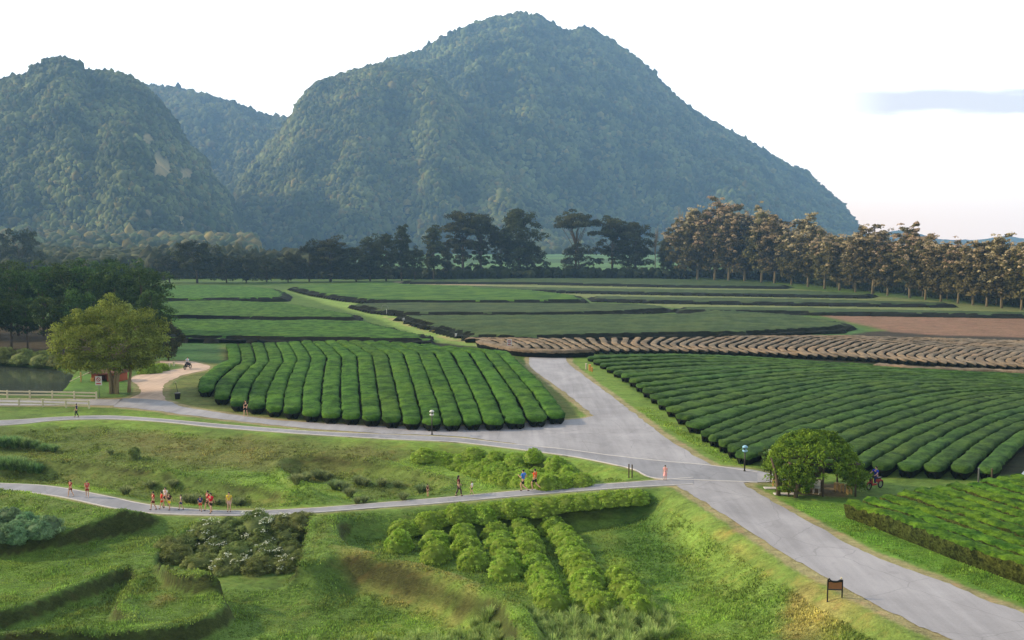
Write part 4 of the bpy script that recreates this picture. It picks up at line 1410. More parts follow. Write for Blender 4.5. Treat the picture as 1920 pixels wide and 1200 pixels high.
TPL = {}
for kind, ns in (('wood', 5), ('round', 3), ('tall', 3), ('umbrella', 2), ('dense', 3), ('slim', 3), ('teak', 6), ('gold', 1), ('bare', 2)):
    TPL[kind] = [tree_template(kind, 1000 + 37 * i + len(kind) * 101) for i in range(ns)]
TH = dict(wood=14.4, round=12.6, tall=31, umbrella=31, dense=29, slim=26.5, teak=23.3, gold=12.7, bare=26)
TW = dict(wood=11, round=14.5, tall=19, umbrella=25, dense=18, slim=10, teak=12.5, gold=15, bare=9)


def tree(kind, px, py, top, wpx, label, group=None, v=None, cat='tree', name=None):
    """base at pixel (px,py); crown top at row `top`; crown width wpx in pixels"""
    x, y, z = P(px, py)
    fw = y * CA - (z - CH) * SA
    s = F / fw
    hh = (py - top) / s
    ww = wpx / s
    v = random.randrange(len(TPL[kind])) if v is None else v
    sc = (ww / TW[kind], ww / TW[kind], hh / TH[kind])
    rz = random.uniform(0, 6.28) if kind != 'gold' else 0.0
    r = thing(name or {'teak': 'teak_tree', 'bare': 'bare_tree', 'wood': 'broadleaf_tree', 'gold': 'spreading_tree'}.get(kind, 'tall_tree'), label, cat, group, (x, y, z), rz, sc)
    for nm, me in TPL[kind][v]:
        link(nm, me, r)
    return r


# wood behind the pond
G_W = 'dark trees of the wood behind the pond'
for i, (px, py, top, w) in enumerate([(-150, 657, 540, 95), (-75, 656, 548, 90), (-20, 656, 535, 85), (22, 654, 548, 85), (52, 654, 560, 70), (97, 658, 556, 78), (148, 655, 540, 90), (290, 655, 545, 85)]):
    tree('wood', px, py, top, w, 'dark broadleaf tree in the front row of the pond wood, %s from the left' % nth(i + 1), G_W)
for i, px in enumerate(range(-160, 290, 48)):
    tree('wood', px + random.uniform(-10, 10), 630 + random.uniform(-4, 4), 504 + random.uniform(-10, 10), 105, 'dark broadleaf tree in the middle rank of the pond wood, %s from the left' % nth(i + 1), G_W)
for i, px in enumerate(range(-150, 290, 42)):
    tree('wood', px + random.uniform(-10, 10), 604 + random.uniform(-4, 4), np.interp(px, [-100, 100, 290], [498, 488, 492]) + random.uniform(-6, 6), 100, 'dark broadleaf tree in the rear rank of the pond wood, %s from the left' % nth(i + 1), G_W)
tree('round', 316, 676, 604, 66, 'small dark rounded tree hugging the right side of the golden tree', v=0, name='broadleaf_tree')
tree('gold', 214, 738, 549, 222, 'spreading yellow-green tree with forked pale trunks by the pond', v=0)

# trees beyond the tea fields
LINE = [('round', 36, 520, 432, 84, 'big dark rounded tree rising above the wood at the far left'),
        ('round', 8, 516, 462, 60, 'lower dark tree just left of the big dark rounded tree'),
        ('round', 370, 531, 449, 88, 'lone dark rounded tree above the left tea plots'),
        ('round', 318, 530, 478, 62, 'dark bushy tree left of the lone rounded tree'),
        ('round', 425, 530, 480, 55, 'low dark tree right of the lone rounded tree'),
        ('round', 462, 530, 476, 55, 'low dark tree midway between the lone rounded tree and the tall row'),
        ('round', 500, 529, 478, 58, 'low dark tree left of the pale field gap'),
        ('round', 540, 529, 474, 55, 'low dark tree below the pale field gap'),
        ('round', 580, 528, 450, 60, 'dark tree at the left end of the tall tree row'),
        ('dense', 620, 528, 443, 78, 'broad dark tree second in the tall row'),
        ('dense', 668, 528, 458, 55, 'dark tree with a low crown third in the tall row'),
        ('dense', 694, 527, 440, 52, 'dark leafy tree fourth in the tall row'),
        ('dense', 724, 527, 431, 50, 'dark leafy tree left of the slim pointed tree'),
        ('slim', 753, 526, 414, 40, 'slim pointed tree standing out of the tall row'),
        ('dense', 778, 526, 462, 44, 'short dark tree right of the slim pointed tree'),
        ('slim', 813, 524, 422, 46, 'small-crowned tree with thin trunk before the bright field gap'),
        ('slim', 838, 523, 450, 30, 'narrow sapling between the thin-trunked tree and the first giant'),
        ('tall', 868, 521, 392, 84, 'leftmost of the giant trees with two bare trunks'),
        ('tall', 902, 521, 398, 70, 'giant tree leaning against the leftmost giant'),
        ('dense', 975, 521, 381, 84, 'tallest dense giant tree right of the leftmost pair'),
        ('round', 1000, 521, 468, 62, 'low bushy tree at the right foot of the tallest giant'),
        ('tall', 940, 521, 430, 60, 'smaller tree squeezed between the giants'),
        ('umbrella', 1080, 519, 395, 96, 'umbrella-crowned giant right of the open gap'),
        ('round', 1086, 520, 458, 76, 'dense round bush-like tree under the umbrella crown'),
        ('tall', 1148, 519, 406, 82, 'spreading giant tree next to the umbrella crown'),
        ('dense', 1192, 519, 408, 74, 'dark giant tree beside the dead pale trunk'),
        ('bare', 1228, 520, 418, 24, 'dead tree with a pale bare trunk'),
        ('dense', 1252, 521, 440, 42, 'dark tree between the dead trunk and the teaks'),
        ('bare', 1278, 519, 384, 40, 'leafless reddish twiggy tree rising behind the first teak')]
for k, px, py, top, w, lab in LINE:
    tree(k, px, py, top, w, lab, 'tall trees beyond the tea fields')
TB = ([1265, 1370, 1440, 1490, 1560, 1632, 1708, 1812, 1920, 2100], [522, 527, 530, 535, 543, 551, 559, 571, 582, 600])
TE = [(1284, 402, 46), (1308, 386, 50), (1340, 380, 52), (1366, 378, 50), (1396, 384, 54), (1428, 386, 54), (1452, 396, 50), (1484, 424, 40), (1515, 409, 52), (1546, 426, 44), (1574, 427, 52), (1604, 436, 42),
      (1636, 414, 62), (1664, 446, 38), (1706, 427, 56), (1735, 433, 46), (1764, 440, 50), (1796, 450, 44), (1824, 446, 50), (1850, 446, 46), (1878, 447, 56), (1915, 445, 50), (1955, 440, 60), (2000, 445, 60), (2050, 440, 60)]
for i, (px, top, w) in enumerate(TE):
    tree('teak', px, float(np.interp(px, *TB)), top, w * 1.6, 'tan-flowering teak tree, %s from the left in the long right-hand row' % nth(i + 1), 'teak trees in the long row on the right', v=i % 6)
for i, px in enumerate(list(range(1300, 1660, 30)) + list(range(1730, 2050, 46))):
    py = float(np.interp(px, *TB)) - 5
    tp = np.interp(px, [a for a, _, _ in TE], [b for _, b, _ in TE]) + 22
    tree('teak', px, py, tp, 52, 'shorter shaded teak filling the rear rank, %s from the left' % nth(i + 1), 'shorter teaks behind the long row', v=(i * 2 + 1) % 6)


# ------------------------------------------------------------------ shrubs and tussocks
def shrub_mesh(name, seed, rx, hz, nleaf, leaf, mat, lump=0.14, dome=True, aspect=0.42, core=0.86, tr=0.84, ts=(0.2, 0.32), nl=30):
    rg = np.random.default_rng(seed)
    # clipped but tufty: many small overlapping tufts on a dome
    nt_ = nl
    d = rg.normal(size=(nt_, 3)); d /= np.linalg.norm(d, axis=1, keepdims=True); d[:, 2] = np.abs(d[:, 2]) * 0.95 + 0.02
    c = d * np.array([rx, rx, hz]) * tr * rg.uniform(0.93, 1.05, (nt_, 1))
    V1, F1, C1 = clumped(seed, c, rg.uniform(*ts, nt_) * rx, nleaf // nt_, leaf, 0.85, 0.55, aspect, bright=rg.uniform(0.85, 1.15, nt_), down=-0.5)
    cv = ICOV * 1.0
    amp = 1 + rg.normal(0, lump * 0.5, len(cv))
    V2 = cv * amp[:, None] * np.array([rx, rx, hz]) * core
    V2[:, 2] = np.maximum(V2[:, 2], -0.05)
    V = np.vstack([V1, V2])
    C = np.vstack([C1, np.full((len(V2), 3), 0.6)])  # shade between the tufts put into the darker core colour
    return mesh_np(name, V, [F1, ICOF + len(V1)], [M[mat]], C, False)


SH = [shrub_mesh('round_shrub', 2000 + i, 1.12, 1.42, 4400, 0.11, 'shrub', nl=110, ts=(0.10, 0.15), tr=0.93, core=0.95, lump=0.08) for i in range(5)]


def shrub(x, y, label, group, meshes, s=1.0, sz=1.0, name='round_shrub', cat='shrub', dz=-0.05):
    o = link(name, meshes[random.randrange(len(meshes))], None, (x, y, Hs(x, y) + dz), (0, 0, random.uniform(0, 6.28)), (s, s, sz))
    return tag(o, label, cat, group)


ROWS = [
    ('leftmost', [(748, 1030), (752, 1004)], 2),
    ('second', [(816, 1050), (812, 1018), (806, 992)], 3),
    ('third', [(884, 1064), (873, 1026), (862, 996), (858, 975)], 4),
    ('fourth', [(951, 1080), (946, 1050), (934, 1018), (921, 996), (911, 975)], 6),
    ('fifth', [(1032, 1148), (1026, 1112), (1008, 1080), (996, 1052), (985, 1024), (968, 984), (956, 966)], 10),
    ('sixth', [(1124, 1152), (1106, 1124), (1096, 1094), (1083, 1066), (1068, 1036), (1048, 1008), (1027, 982), (1006, 964)], 11),
    ('rightmost', [(1198, 1156), (1182, 1126), (1162, 1096)], 4)]
for lab, pts, n in ROWS:
    w = np.array([P(a, b)[:2] for a, b in pts])
    w = resample(smooth_line(w), n=n)
    for i, (x, y) in enumerate(w):
        shrub(x + random.uniform(-.12, .12), y, 'bright round shrub, %s from the front in the %s row of the hollow' % (nth(i + 1), lab), 'round shrubs planted in rows in the hollow', SH, random.uniform(0.92, 1.1), random.uniform(0.78, 1.02))
w = np.array([P(a, b)[:2] for a, b in [(772, 996), (800, 986), (860, 974), (930, 966), (985, 960), (1040, 956), (1075, 952), (1120, 946), (1160, 941), (1192, 943)]])
for i, (x, y) in enumerate(resample(smooth_line(w), n=17)):
    shrub(x, y, 'round green shrub, %s from the left in the back row below the footpath' % nth(i + 1), 'round shrubs planted in rows in the hollow', SH, random.uniform(0.85, 1.0), random.uniform(0.6, 0.72))
# upper bed beside the runners
e1 = np.array([P(a, b)[:2] for a, b in [(800, 862), (850, 880), (900, 895), (960, 910), (1020, 914), (1090, 908)]])
e2 = np.array([P(a, b)[:2] for a, b in [(812, 858), (870, 866), (930, 866), (990, 868), (1040, 880), (1096, 900)]])
for r in range(5):
    t = r / 4
    c = resample(smooth_line(e1), n=40) * (1 - t) + resample(smooth_line(e2), n=40) * t
    c = resample(c, n=[15, 13, 12, 10, 9][r])
    lo, hi = (1, len(c)) if r else (0, len(c))
    for i, (x, y) in enumerate(c):
        if r and i in (0,) or (r > 2 and i == len(c) - 1): continue
        shrub(x + random.uniform(-.2, .2), y + random.uniform(-.3, .3), 'green shrub, %s from the left in %s row beside the two runners' % (nth(i + 1), ['the front', 'the second', 'the third', 'the fourth', 'the rear'][r]),
              'round shrubs in the bed above the footpath', SH, random.uniform(0.85, 1.08), random.uniform(0.65, 0.85))
# dark flowering shrubs in the sunken pit
SD = [shrub_mesh('flowering_shrub', 2100 + i, 1.25, 1.5, 3000, 0.24, 'shrub_dark', 0.2, aspect=0.16, core=0.8, nl=34) for i in range(3)]
FL = []
for i in range(2):
    rg = np.random.default_rng(2150 + i)
    cc = rg.normal(size=(10, 3)); cc /= np.linalg.norm(cc, axis=1, keepdims=True); cc[:, 2] = abs(cc[:, 2]) * .6 + .4
    V, Fq, C = clumped(2160 + i, cc * np.array([1.15, 1.15, 1.42]), np.full(10, 0.30), 16, 0.11, 0.7, aspect=0.9)
    FL.append(mesh_np('blossom', V, Fq, [M['flower']], None))
k = 0
for (px, py, fl) in [(335, 1050, 0), (380, 1064, 0), (430, 1068, 1), (482, 1070, 0), (530, 1068, 1), (350, 1022, 0), (400, 1034, 1), (450, 1042, 0), (500, 1046, 1), (545, 1040, 0), (390, 1004, 1), (440, 1014, 0), (490, 1018, 1), (540, 1012, 0), (430, 992, 0), (480, 992, 1), (530, 988, 1), (566, 984, 0), (555, 1060, 0), (320, 1036, 0)]:
    k += 1
    x, y, z = P(px, py)
    s = random.uniform(0.85, 1.1)
    o = thing('flowering_shrub', 'dark feathery shrub in the sunken pit, %s, %s' % (['rear rank', 'middle rank', 'front rank'][0 if py < 1010 else (1 if py < 1048 else 2)], '%s plant from the left' % nth(1 + sum(1 for q in [(335, 1050), (380, 1064), (430, 1068), (482, 1070), (530, 1068), (350, 1022), (400, 1034), (450, 1042), (500, 1046), (545, 1040), (390, 1004), (440, 1014), (490, 1018), (540, 1012), (430, 992), (480, 992), (530, 988), (566, 984), (555, 1060), (320, 1036)] if (0 if q[1] < 1010 else (1 if q[1] < 1048 else 2)) == (0 if py < 1010 else (1 if py < 1048 else 2)) and q[0] < px))),
              'shrub', 'dark shrubs in the sunken pit', (x, y, z - .05), random.uniform(0, 6), (s, s, s * random.uniform(0.62, 0.78)))
    link('foliage', SD[k % 3], o)
    if fl: link('blossom', FL[k % 2], o)
# blue-green shrubs at the left edge
SBm = [shrub_mesh('feathery_shrub', 2200 + i, 1.2, 1.3, 2400, 0.26, 'shrub_blue', 0.2, aspect=0.2, core=0.8, nl=26) for i in range(3)]
for i, (px, py) in enumerate([(-20, 985), (5, 1010), (15, 975), (38, 1002), (48, 985), (70, 1004), (92, 996), (30, 1014), (-30, 1010)]):
    x, y, z = P(px, py)
    shrub(x, y, ['left edge bluish shrub partly outside the picture', 'bluish feathery shrub at the lower corner of the left clump', 'topmost bluish feathery shrub of the left clump',
                 'bluish feathery shrub at the centre of the left clump', 'bluish feathery shrub on the upper right of the left clump', 'bluish feathery shrub near the right end of the left clump',
                 'rightmost bluish feathery shrub of the left clump', 'lowest bluish feathery shrub of the left clump', 'bluish feathery shrub cut by the left border'][i], 'bluish shrubs on the left terrace', SBm, random.uniform(.75, 1), random.uniform(.7, .9), 'feathery_shrub')


def tussock_mesh(seed, n, h, spread, c1, c2, mat='grass', wid=0.035):
    rg = np.random.default_rng(seed)
    a = rg.uniform(0, 6.283, n)
    r = rg.uniform(0, 0.25, n) * spread
    ln = rg.uniform(0.6, 1.1, n) * h
    out = rg.uniform(0.15, 1.0, n) ** 1.2 * spread
    bx, by = np.cos(a) * r, np.sin(a) * r
    px, py = -np.sin(a) * wid, np.cos(a) * wid
    pts = []
    for t, wf in ((0, 1), (0.5, 0.8), (0.85, 0.5), (1.0, 0.05)):
        z = ln * (t - 0.35 * t ** 3 * (out / spread))
        x = bx + np.cos(a) * out * t ** 1.6
        y = by + np.sin(a) * out * t ** 1.6
        pts.append((np.stack([x - px * wf, y - py * wf, z], 1), np.stack([x + px * wf, y + py * wf, z], 1)))
    V = np.stack([q for p in pts for q in p], 1)
    V = V.reshape(-1, 3)
    F_ = []
    base = np.arange(n) * 8
    for s in range(3):
        F_.append(np.stack([base + 2 * s, base + 2 * s + 1, base + 2 * s + 3, base + 2 * s + 2], 1))
    k = rg.uniform(0, 1, n)[:, None]
    C = np.repeat(np.asarray(c1) * k + np.asarray(c2) * (1 - k), 8, axis=0)
    return mesh_np('grass_tussock', V, [np.vstack(F_)], [M[mat]], C)


TU = [tussock_mesh(2300 + i, 420, 1.0, 0.8, lin(112, 130, 80) * K, lin(176, 190, 130) * K, wid=0.03) for i in range(3)]
TUB = [tussock_mesh(2320 + i, 420, 1.0, 0.8, lin(104, 142, 80) * K, lin(160, 190, 120) * K, wid=0.03) for i in range(3)]
TSP = [(236, 928, .9, 'grey-green tussock left of the group of walking children'), (282, 916, .8, 'tussock just behind the child in dark red'), (324, 914, .8, 'tussock behind the child in yellow shorts'),
       (352, 942, .8, 'tussock between the child in blue shorts and the child in blue top'), (368, 944, .9, 'tussock behind the child in the blue top'), (408, 946, .6, 'small tussock behind the children in red'),
       (446, 950, .8, 'tussock right of the child in the yellow shirt'), (208, 852, .6, 'tiny dark tussock on the bench left of the young bush'),
       (556, 908, 1.0, 'leftmost tussock of the hollow above the footpath'), (574, 902, .9, 'second tussock from the left in the hollow'), (596, 898, 1.0, 'tall pale tussock at the top of the hollow'),
       (612, 900, .9, 'pale tussock right of the tallest one'), (628, 918, 1.0, 'tussock in the middle of the hollow'), (645, 920, .9, 'tussock right of the middle of the hollow'), (656, 932, .9, 'lowest tussock of the hollow'),
       (672, 908, .9, 'tussock under the right bank of the hollow'), (684, 912, .8, 'tussock beside the one under the right bank'), (716, 912, .8, 'small tussock high on the right of the hollow'),
       (744, 914, .7, 'smallest tussock high on the right of the hollow'), (790, 925, .9, 'tussock beside the small child in brown'), (756, 938, .7, 'tussock by the footpath left of the small child in brown'), (670, 944, .6, 'dry tussock touching the footpath'), (684, 942, .6, 'dark tussock touching the footpath')]
for i, (px, py, s, lab) in enumerate(TSP):
    x, y, z = P(px, py)
    tag(link('grass_tussock', TU[i % 3], None, (x, y, z - .03), (0, 0, random.uniform(0, 6)), (s, s, s * .95)), lab, 'grass tussock', 'tussocks above the footpath')
k = 0
for (px, py, s) in [(8, 838, 1.1), (28, 840, 1.2), (46, 840, 1.1), (64, 842, .9), (84, 846, .8), (100, 848, .8), (6, 880, 1.2), (24, 882, 1.3), (42, 884, 1.2), (58, 886, 1.1), (72, 888, .9), (-14, 838, 1.1), (-14, 880, 1.2)]:
    k += 1
    x, y, z = P(px, py)
    up = py < 860
    nn = sum(1 for q in [(8, 838), (28, 840), (46, 840), (64, 842), (84, 846), (100, 848), (6, 880), (24, 882), (42, 884), (58, 886), (72, 888), (-14, 838), (-14, 880)] if (q[1] < 860) == up and q[0] <= px)
    tag(link('grass_tussock', TUB[k % 3], None, (x, y, z - .03), (0, 0, random.uniform(0, 6)), (s * 1.2, s * 1.2, s)), 'tall green tussock, %s from the left in the %s clump at the left edge' % (nth(nn), 'upper' if up else 'lower'), 'grass tussock', 'tall tussocks at the left edge')
x, y, z = P(252, 862)
shrub(x, y, 'dark young bush alone on the grassy bench', None, SD, .5, .85, 'young_bush', 'bush')

# waterside bushes
for i, (px, py, s, lab) in enumerate([(-40, 682, 2.0, 'waterside bush at the far left of the pond bank'), (8, 680, 2.0, 'leafy waterside bush below the first wood trees'), (44, 681, 1.9, 'leafy waterside bush below the middle wood trees'),
                                      (78, 682, 1.8, 'leafy waterside bush near the right of the far bank'), (106, 686, 1.5, 'smallest waterside bush by the golden tree'),
                                      (272, 700, 1.1, 'bush beside the dirt road, left end of the small clump'), (288, 699, 1.2, 'bush beside the dirt road in the middle of the small clump'), (304, 695, 1.1, 'bush beside the dirt road, right end of the small clump')]):
    x, y, z = P(px, py)
    shrub(x, y, lab, 'bushes by the pond and dirt road', SD if i < 5 else SH, s * .85, s * .75, 'waterside_bush', 'bush')


# ------------------------------------------------------------------ grass
def grass_field():
    rg = np.random.default_rng(77)
    n = 210000
    # denser close to the camera
    y = 37 + (rg.uniform(0, 1, n) ** 1.7) * 60
    x = rg.uniform(-0.66, 0.66, n) * y
    keep_ = sdf(x, y, L1, 3) > 0.2
    for k_, rd in ROADS.items():
        keep_ &= sdf(x, y, rd, 2) < -0.15
    verge = UP([(1430, 935), (1580, 938), (1700, 1005), (1920, 1085), (2100, 1150), (2100, 1210), (1920, 1148), (1620, 1033)])
    k2 = sdf(x, y, verge, 3) > 0
    k3 = sdf(x, y, UP([(1068, 672), (1110, 680), (1300, 806), (1420, 868), (1420, 885), (1340, 872), (1200, 785)]), 3) > 0
    ok = keep_ | k2 | k3
    x, y = x[ok], y[ok]
    pit = sdf(x, y, PIT, 2) < 0.6
    x, y = x[pit], y[pit]
    z = H(x, y)
    slope = np.hypot(H(x + .25, y) - z, H(x, y + .25) - z) / .25
    ok = slope < 0.75 + 0.3 * rg.uniform(0, 1, len(x))
    x, y, z = x[ok], y[ok], z[ok]
    n = len(x)
    nb = 4
    clump = fbm(x, y, 1.6, 12)
    hh = (0.04 + 0.10 * sstep((clump - 0.4) / 0.3))[:, None] * rg.uniform(0.5, 1.3, (n, nb))
    a = rg.uniform(0, 6.283, (n, nb))
    lean = rg.uniform(0.1, 0.8, (n, nb)) * hh
    ox = rg.normal(0, 0.09, (n, nb)); oy = rg.normal(0, 0.09, (n, nb))
    w = 0.02 + 0.0004 * y[:, None]
    X = x[:, None] + ox; Y = y[:, None] + oy
    p1 = np.stack([X - np.sin(a) * w, Y + np.cos(a) * w, z[:, None] - 0.02 + 0 * X], -1)
    p2 = np.stack([X + np.sin(a) * w, Y - np.cos(a) * w, z[:, None] - 0.02 + 0 * X], -1)
    p3 = np.stack([X + np.cos(a) * lean, Y + np.sin(a) * lean, z[:, None] + hh], -1)
    V = np.stack([p1, p2, p3], 2).reshape(-1, 3)
    Fq = np.arange(len(V)).reshape(-1, 3)
    C = ground_colour(x, y)[:, None, :] * rg.uniform(0.7, 2.1, (n, nb, 1)) * (0.35 + 1.35 * fbm(x, y, 2.2, 91, 4))[:, None, None]
    st = sstep((fbm(x * 0.7, y, 1.5, 92, 3) - 0.52) / 0.16)[:, None, None] * rg.uniform(0.2, 1, (n, nb, 1))
    C = C * (1 + st * np.array([0.45, 0.12, 0.25]))
    C = np.repeat(C.reshape(-1, 3), 3, axis=0)
    me = mesh_np('meadow_grass', V, Fq, [M['grass']], C)
    tag(link('meadow_grass', me), 'short rough grass growing over the banks and hollows', 'grass', kind='stuff')


grass_field()


def tall_grass():
    rg = np.random.default_rng(78)
    Vs, Fs, Cs = [], [], []
    nv = 0
    base = [tussock_mesh(2400 + i, 90, 0.95, 0.55, lin(128, 156, 76) * K, lin(206, 222, 138) * K, wid=0.018) for i in range(4)]
    geo = []
    for me in base:
        v = np.empty(len(me.vertices) * 3, np.float32); me.vertices.foreach_get('co', v)
        f = np.empty(len(me.loops), np.int32); me.loops.foreach_get('vertex_index', f)
        c = np.empty(len(me.vertices) * 4, np.float32); me.color_attributes['Col'].data.foreach_get('color', c)
        geo.append((v.reshape(-1, 3), f.reshape(-1, 4), c.reshape(-1, 4)[:, :3]))
        bpy.data.meshes.remove(me)
    for _ in range(1150):
        px = rg.uniform(330, 1560)
        py = rg.uniform(1178, 1290) + (0 if px > 900 else (900 - px) * 0.045)
        x, y = U(px, py, -3.4)
        x, y, z = float(x), float(y), Hs(x, y)
        if z > -2.2: continue
        if px < 700 and rg.uniform() < 0.45: continue
        s = rg.uniform(0.55, 1.15) * np.interp(px, [330, 700, 1450, 1560], [0.5, 0.75, 1.0, 0.6])
        v, f, c = geo[rg.integers(0, 4)]
        a = rg.uniform(0, 6.28)
        q = np.stack([(v[:, 0] * math.cos(a) - v[:, 1] * math.sin(a)) * s + x, (v[:, 0] * math.sin(a) + v[:, 1] * math.cos(a)) * s + y, v[:, 2] * s + z - 0.03], 1)
        Vs.append(q); Fs.append(f + nv); Cs.append(c * rg.uniform(0.75, 1.2)); nv += len(v)
    me = mesh_np('tall_grass', np.vstack(Vs), np.vstack(Fs), [M['grass']], np.vstack(Cs))
    tag(link('tall_grass', me), 'tall reedy grass along the bottom of the picture', 'grass', kind='stuff')


tall_grass()


# ------------------------------------------------------------------ evening haze in the valley air
def haze():
    b = MB().box((0, 1845, 345), (5600, 3810, 710))
    m = bpy.data.materials.new('valley_haze')
    m.use_nodes = True
    nt = m.node_tree
    nt.nodes.clear()
    out = N(nt, 'ShaderNodeOutputMaterial')
    v = N(nt, 'ShaderNodeVolumePrincipled')
    v.inputs['Color'].default_value = (0.32, 0.565, 0.91, 1)
    v.inputs['Density'].default_value = HAZE
    v.inputs['Anisotropy'].default_value = 0.0
    nt.links.new(v.outputs[0], out.inputs['Volume'])
    o = b.part('haze', m)
    tag(o, kind='stuff')


HAZE = 0.00022
haze()


# ------------------------------------------------------------------ people
def skin_mesh(name, pts, edges, radii, mat, root=0, sub=1):
    me = bpy.data.meshes.new('tmp')
    me.from_pydata([tuple(p) for p in pts], edges, [])
    ob = bpy.data.objects.new('tmp', me)
    COL.objects.link(ob)
    md = ob.modifiers.new('s', 'SKIN')
    md.use_smooth_shade = True
    sv = me.skin_vertices[0].data if len(me.skin_vertices) else None
    if sv is None:
        bm = bmesh.new(); bm.from_mesh(me); bm.verts.layers.skin.verify(); bm.to_mesh(me); bm.free()
        sv = me.skin_vertices[0].data
    for i, r in enumerate(radii):
        r = (r, r) if isinstance(r, (int, float)) else r
        sv[i].radius = r
        sv[i].use_root = (i == root)
    s2 = ob.modifiers.new('d', 'SUBSURF'); s2.levels = sub; s2.render_levels = sub
    bpy.context.view_layer.update()
    dg = bpy.context.evaluated_depsgraph_get()
    out = bpy.data.meshes.new_from_object(ob.evaluated_get(dg))
    out.name = name
    out.materials.clear(); out.materials.append(mat)
    bpy.data.objects.remove(ob); bpy.data.meshes.remove(me)
    return out


SKIN = flat('skin', lin(225, 178, 148) * K, 0.6, 0, 0.05)
HAIR = flat('dark_hair', lin(24, 20, 18), 0.5)
_cl = {}


def cloth(rgb):
    if rgb not in _cl:
        _cl[rgb] = flat('cloth_%02x%02x%02x' % rgb, lin(*rgb) * 0.9, 0.8, 0, 0.12, 14)
    return _cl[rgb]


def person(px, py, hpx, face, pose, label, top, low, lowkind='shorts', hair='short', phase=1, loc=None, group=None, shoe=(60, 55, 55), sleeve=True, bag=None):
    x, y, z = P(px, py) if loc is None else loc
    s = F / (y * CA - (z - CH) * SA)
    hh = hpx / s
    sc = hh / 1.72
    hs = 1.0 + 0.18 * max(0, (1.55 - hh))     # children have larger heads
    r = thing('person', label, 'person', group, (x, y, z + 0.045), rad(face), (sc, sc, sc))
    # joints in body space: facing +Y, left is -X
    J = {'pel': (0, 0, .95), 'bel': (0, 0, 1.10), 'che': (0, 0.01, 1.32), 'nec': (0, 0, 1.48), 'chi': (0, .03, 1.53), 'hd': (0, .015, 1.60), 'tp': (0, 0, 1.67)}
    f = phase
    if pose == 'walk':
        legs = {1: [(.09, 0, .90), (.10, .16 * f, .50), (.10, .20 * f if f > 0 else -.22, .09), (.10, (.20 if f > 0 else -.22) + .13, .04)],
                -1: [(-.09, 0, .90), (-.10, -.04 * f if f > 0 else .16, .49), (-.10, -.24 if f > 0 else .20, .10), (-.10, (-.24 if f > 0 else .20) + .13, .04)]}
        arms = {1: [(.19, 0, 1.40), (.23, -.10 * f, 1.13), (.23, -.02 * f, .90)], -1: [(-.19, 0, 1.40), (-.23, .08 * f, 1.13), (-.22, .20 * f, .92)]}
    elif pose == 'run':
        legs = {f: [(.09 * f, 0, .90), (.10 * f, .26, .56), (.10 * f, .16, .13), (.10 * f, .29, .09)],
                -f: [(-.09 * f, 0, .90), (-.10 * f, -.06, .48), (-.10 * f, -.42, .30), (-.10 * f, -.48, .18)]}
        arms = {f: [(.19 * f, 0, 1.40), (.25 * f, -.20, 1.18), (.20 * f, -.02, 1.04)], -f: [(-.19 * f, 0, 1.40), (-.25 * f, .08, 1.14), (-.16 * f, .26, 1.24)]}
    elif pose == 'ride':
        legs = {q: [(.10 * q, 0, .92), (.17 * q, .36, .80), (.15 * q, .26, .40), (.15 * q, .40, .36)] for q in (1, -1)}
        arms = {q: [(.19 * q, .04, 1.40), (.27 * q, .22, 1.20), (.27 * q, .46, 1.12)] for q in (1, -1)}
    elif pose == 'sit':
        legs = {q: [(.10 * q, 0, .92), (.14 * q, .40, .90), (.14 * q, .42, .46), (.14 * q, .56, .42)] for q in (1, -1)}
        arms = {q: [(.19 * q, .02, 1.40), (.23 * q, .10, 1.15), (.14 * q, .32, 1.06)] for q in (1, -1)}
    else:
        legs = {q: [(.09 * q, 0, .90), (.10 * q, .015, .49), (.11 * q, 0, .09), (.12 * q, .13, .04)] for q in (1, -1)}
        arms = {q: [(.19 * q, 0, 1.40), (.235 * q, -.02, 1.13), (.22 * q, .05, .90)] for q in (1, -1)}
    pts, ed, rd = [], [], []

    def add(p, rr, par=None):
        pts.append(p); rd.append(rr)
        if par is not None: ed.append((par, len(pts) - 1))
        return len(pts) - 1
    a = add(J['pel'], (.145, .105)); b = add(J['bel'], (.125, .095), a); c = add(J['che'], (.155, .105), b)
    n = add(J['nec'], .052, c); ch = add(J['chi'], .062 * hs, n); hd = add(J['hd'], (.078 * hs, .092 * hs), ch); tp = add(J['tp'], .066 * hs, hd)
    add((0, .115 * hs, 1.585), .012, hd)
    for q in (1, -1):
        L = legs[q]
        h = add(L[0], .088, a); k = add(L[1], .055, h)
        m1 = tuple(L[1][i] * .65 + L[2][i] * .35 for i in range(3)); cf = add((m1[0], m1[1] - .01, m1[2]), .056, k)
        an = add(L[2], .036, cf); add(L[3], .034, an)
        A = arms[q]
        sh = add(A[0], .052, c); el = add(A[1], .038, sh); wr = add(A[2], .026, el)
        d = Vector(A[2]) - Vector(A[1]); d.normalize()
        pm = Vector(A[2]) + d * .06; pi = add(tuple(pm), .030, wr)
        side = d.cross(Vector((q, 0, 0))).normalized() if abs(d.x) < .9 else Vector((0, 0, 1))
        for fi, (o_, ln) in enumerate(((-.024, .055), (-.008, .068), (.008, .064), (.024, .050))):
            p1 = pm + side * o_ + d * (.035 + ln * .5)
            p2 = p1 + d * ln * .5 + Vector((-q * .014, 0, 0))
            w_ = add(tuple(p1), .009, pi); add(tuple(p2), .008, w_)
        t1 = pm + side * .045 + d * .01
        w_ = add(tuple(t1), .010, pi); add(tuple(t1 + d * .03 + side * .008), .009, w_)
    link('body', skin_mesh('body', pts, ed, rd, SKIN), r)
    # top
    pts, ed, rd = [], [], []
    a = add((0, 0, .93), (.158, .120)); b = add((0, 0, 1.10), (.150, .115), a); c = add((0, .01, 1.34), (.175, .125), b); add((0, 0, 1.435), (.085, .075), c)
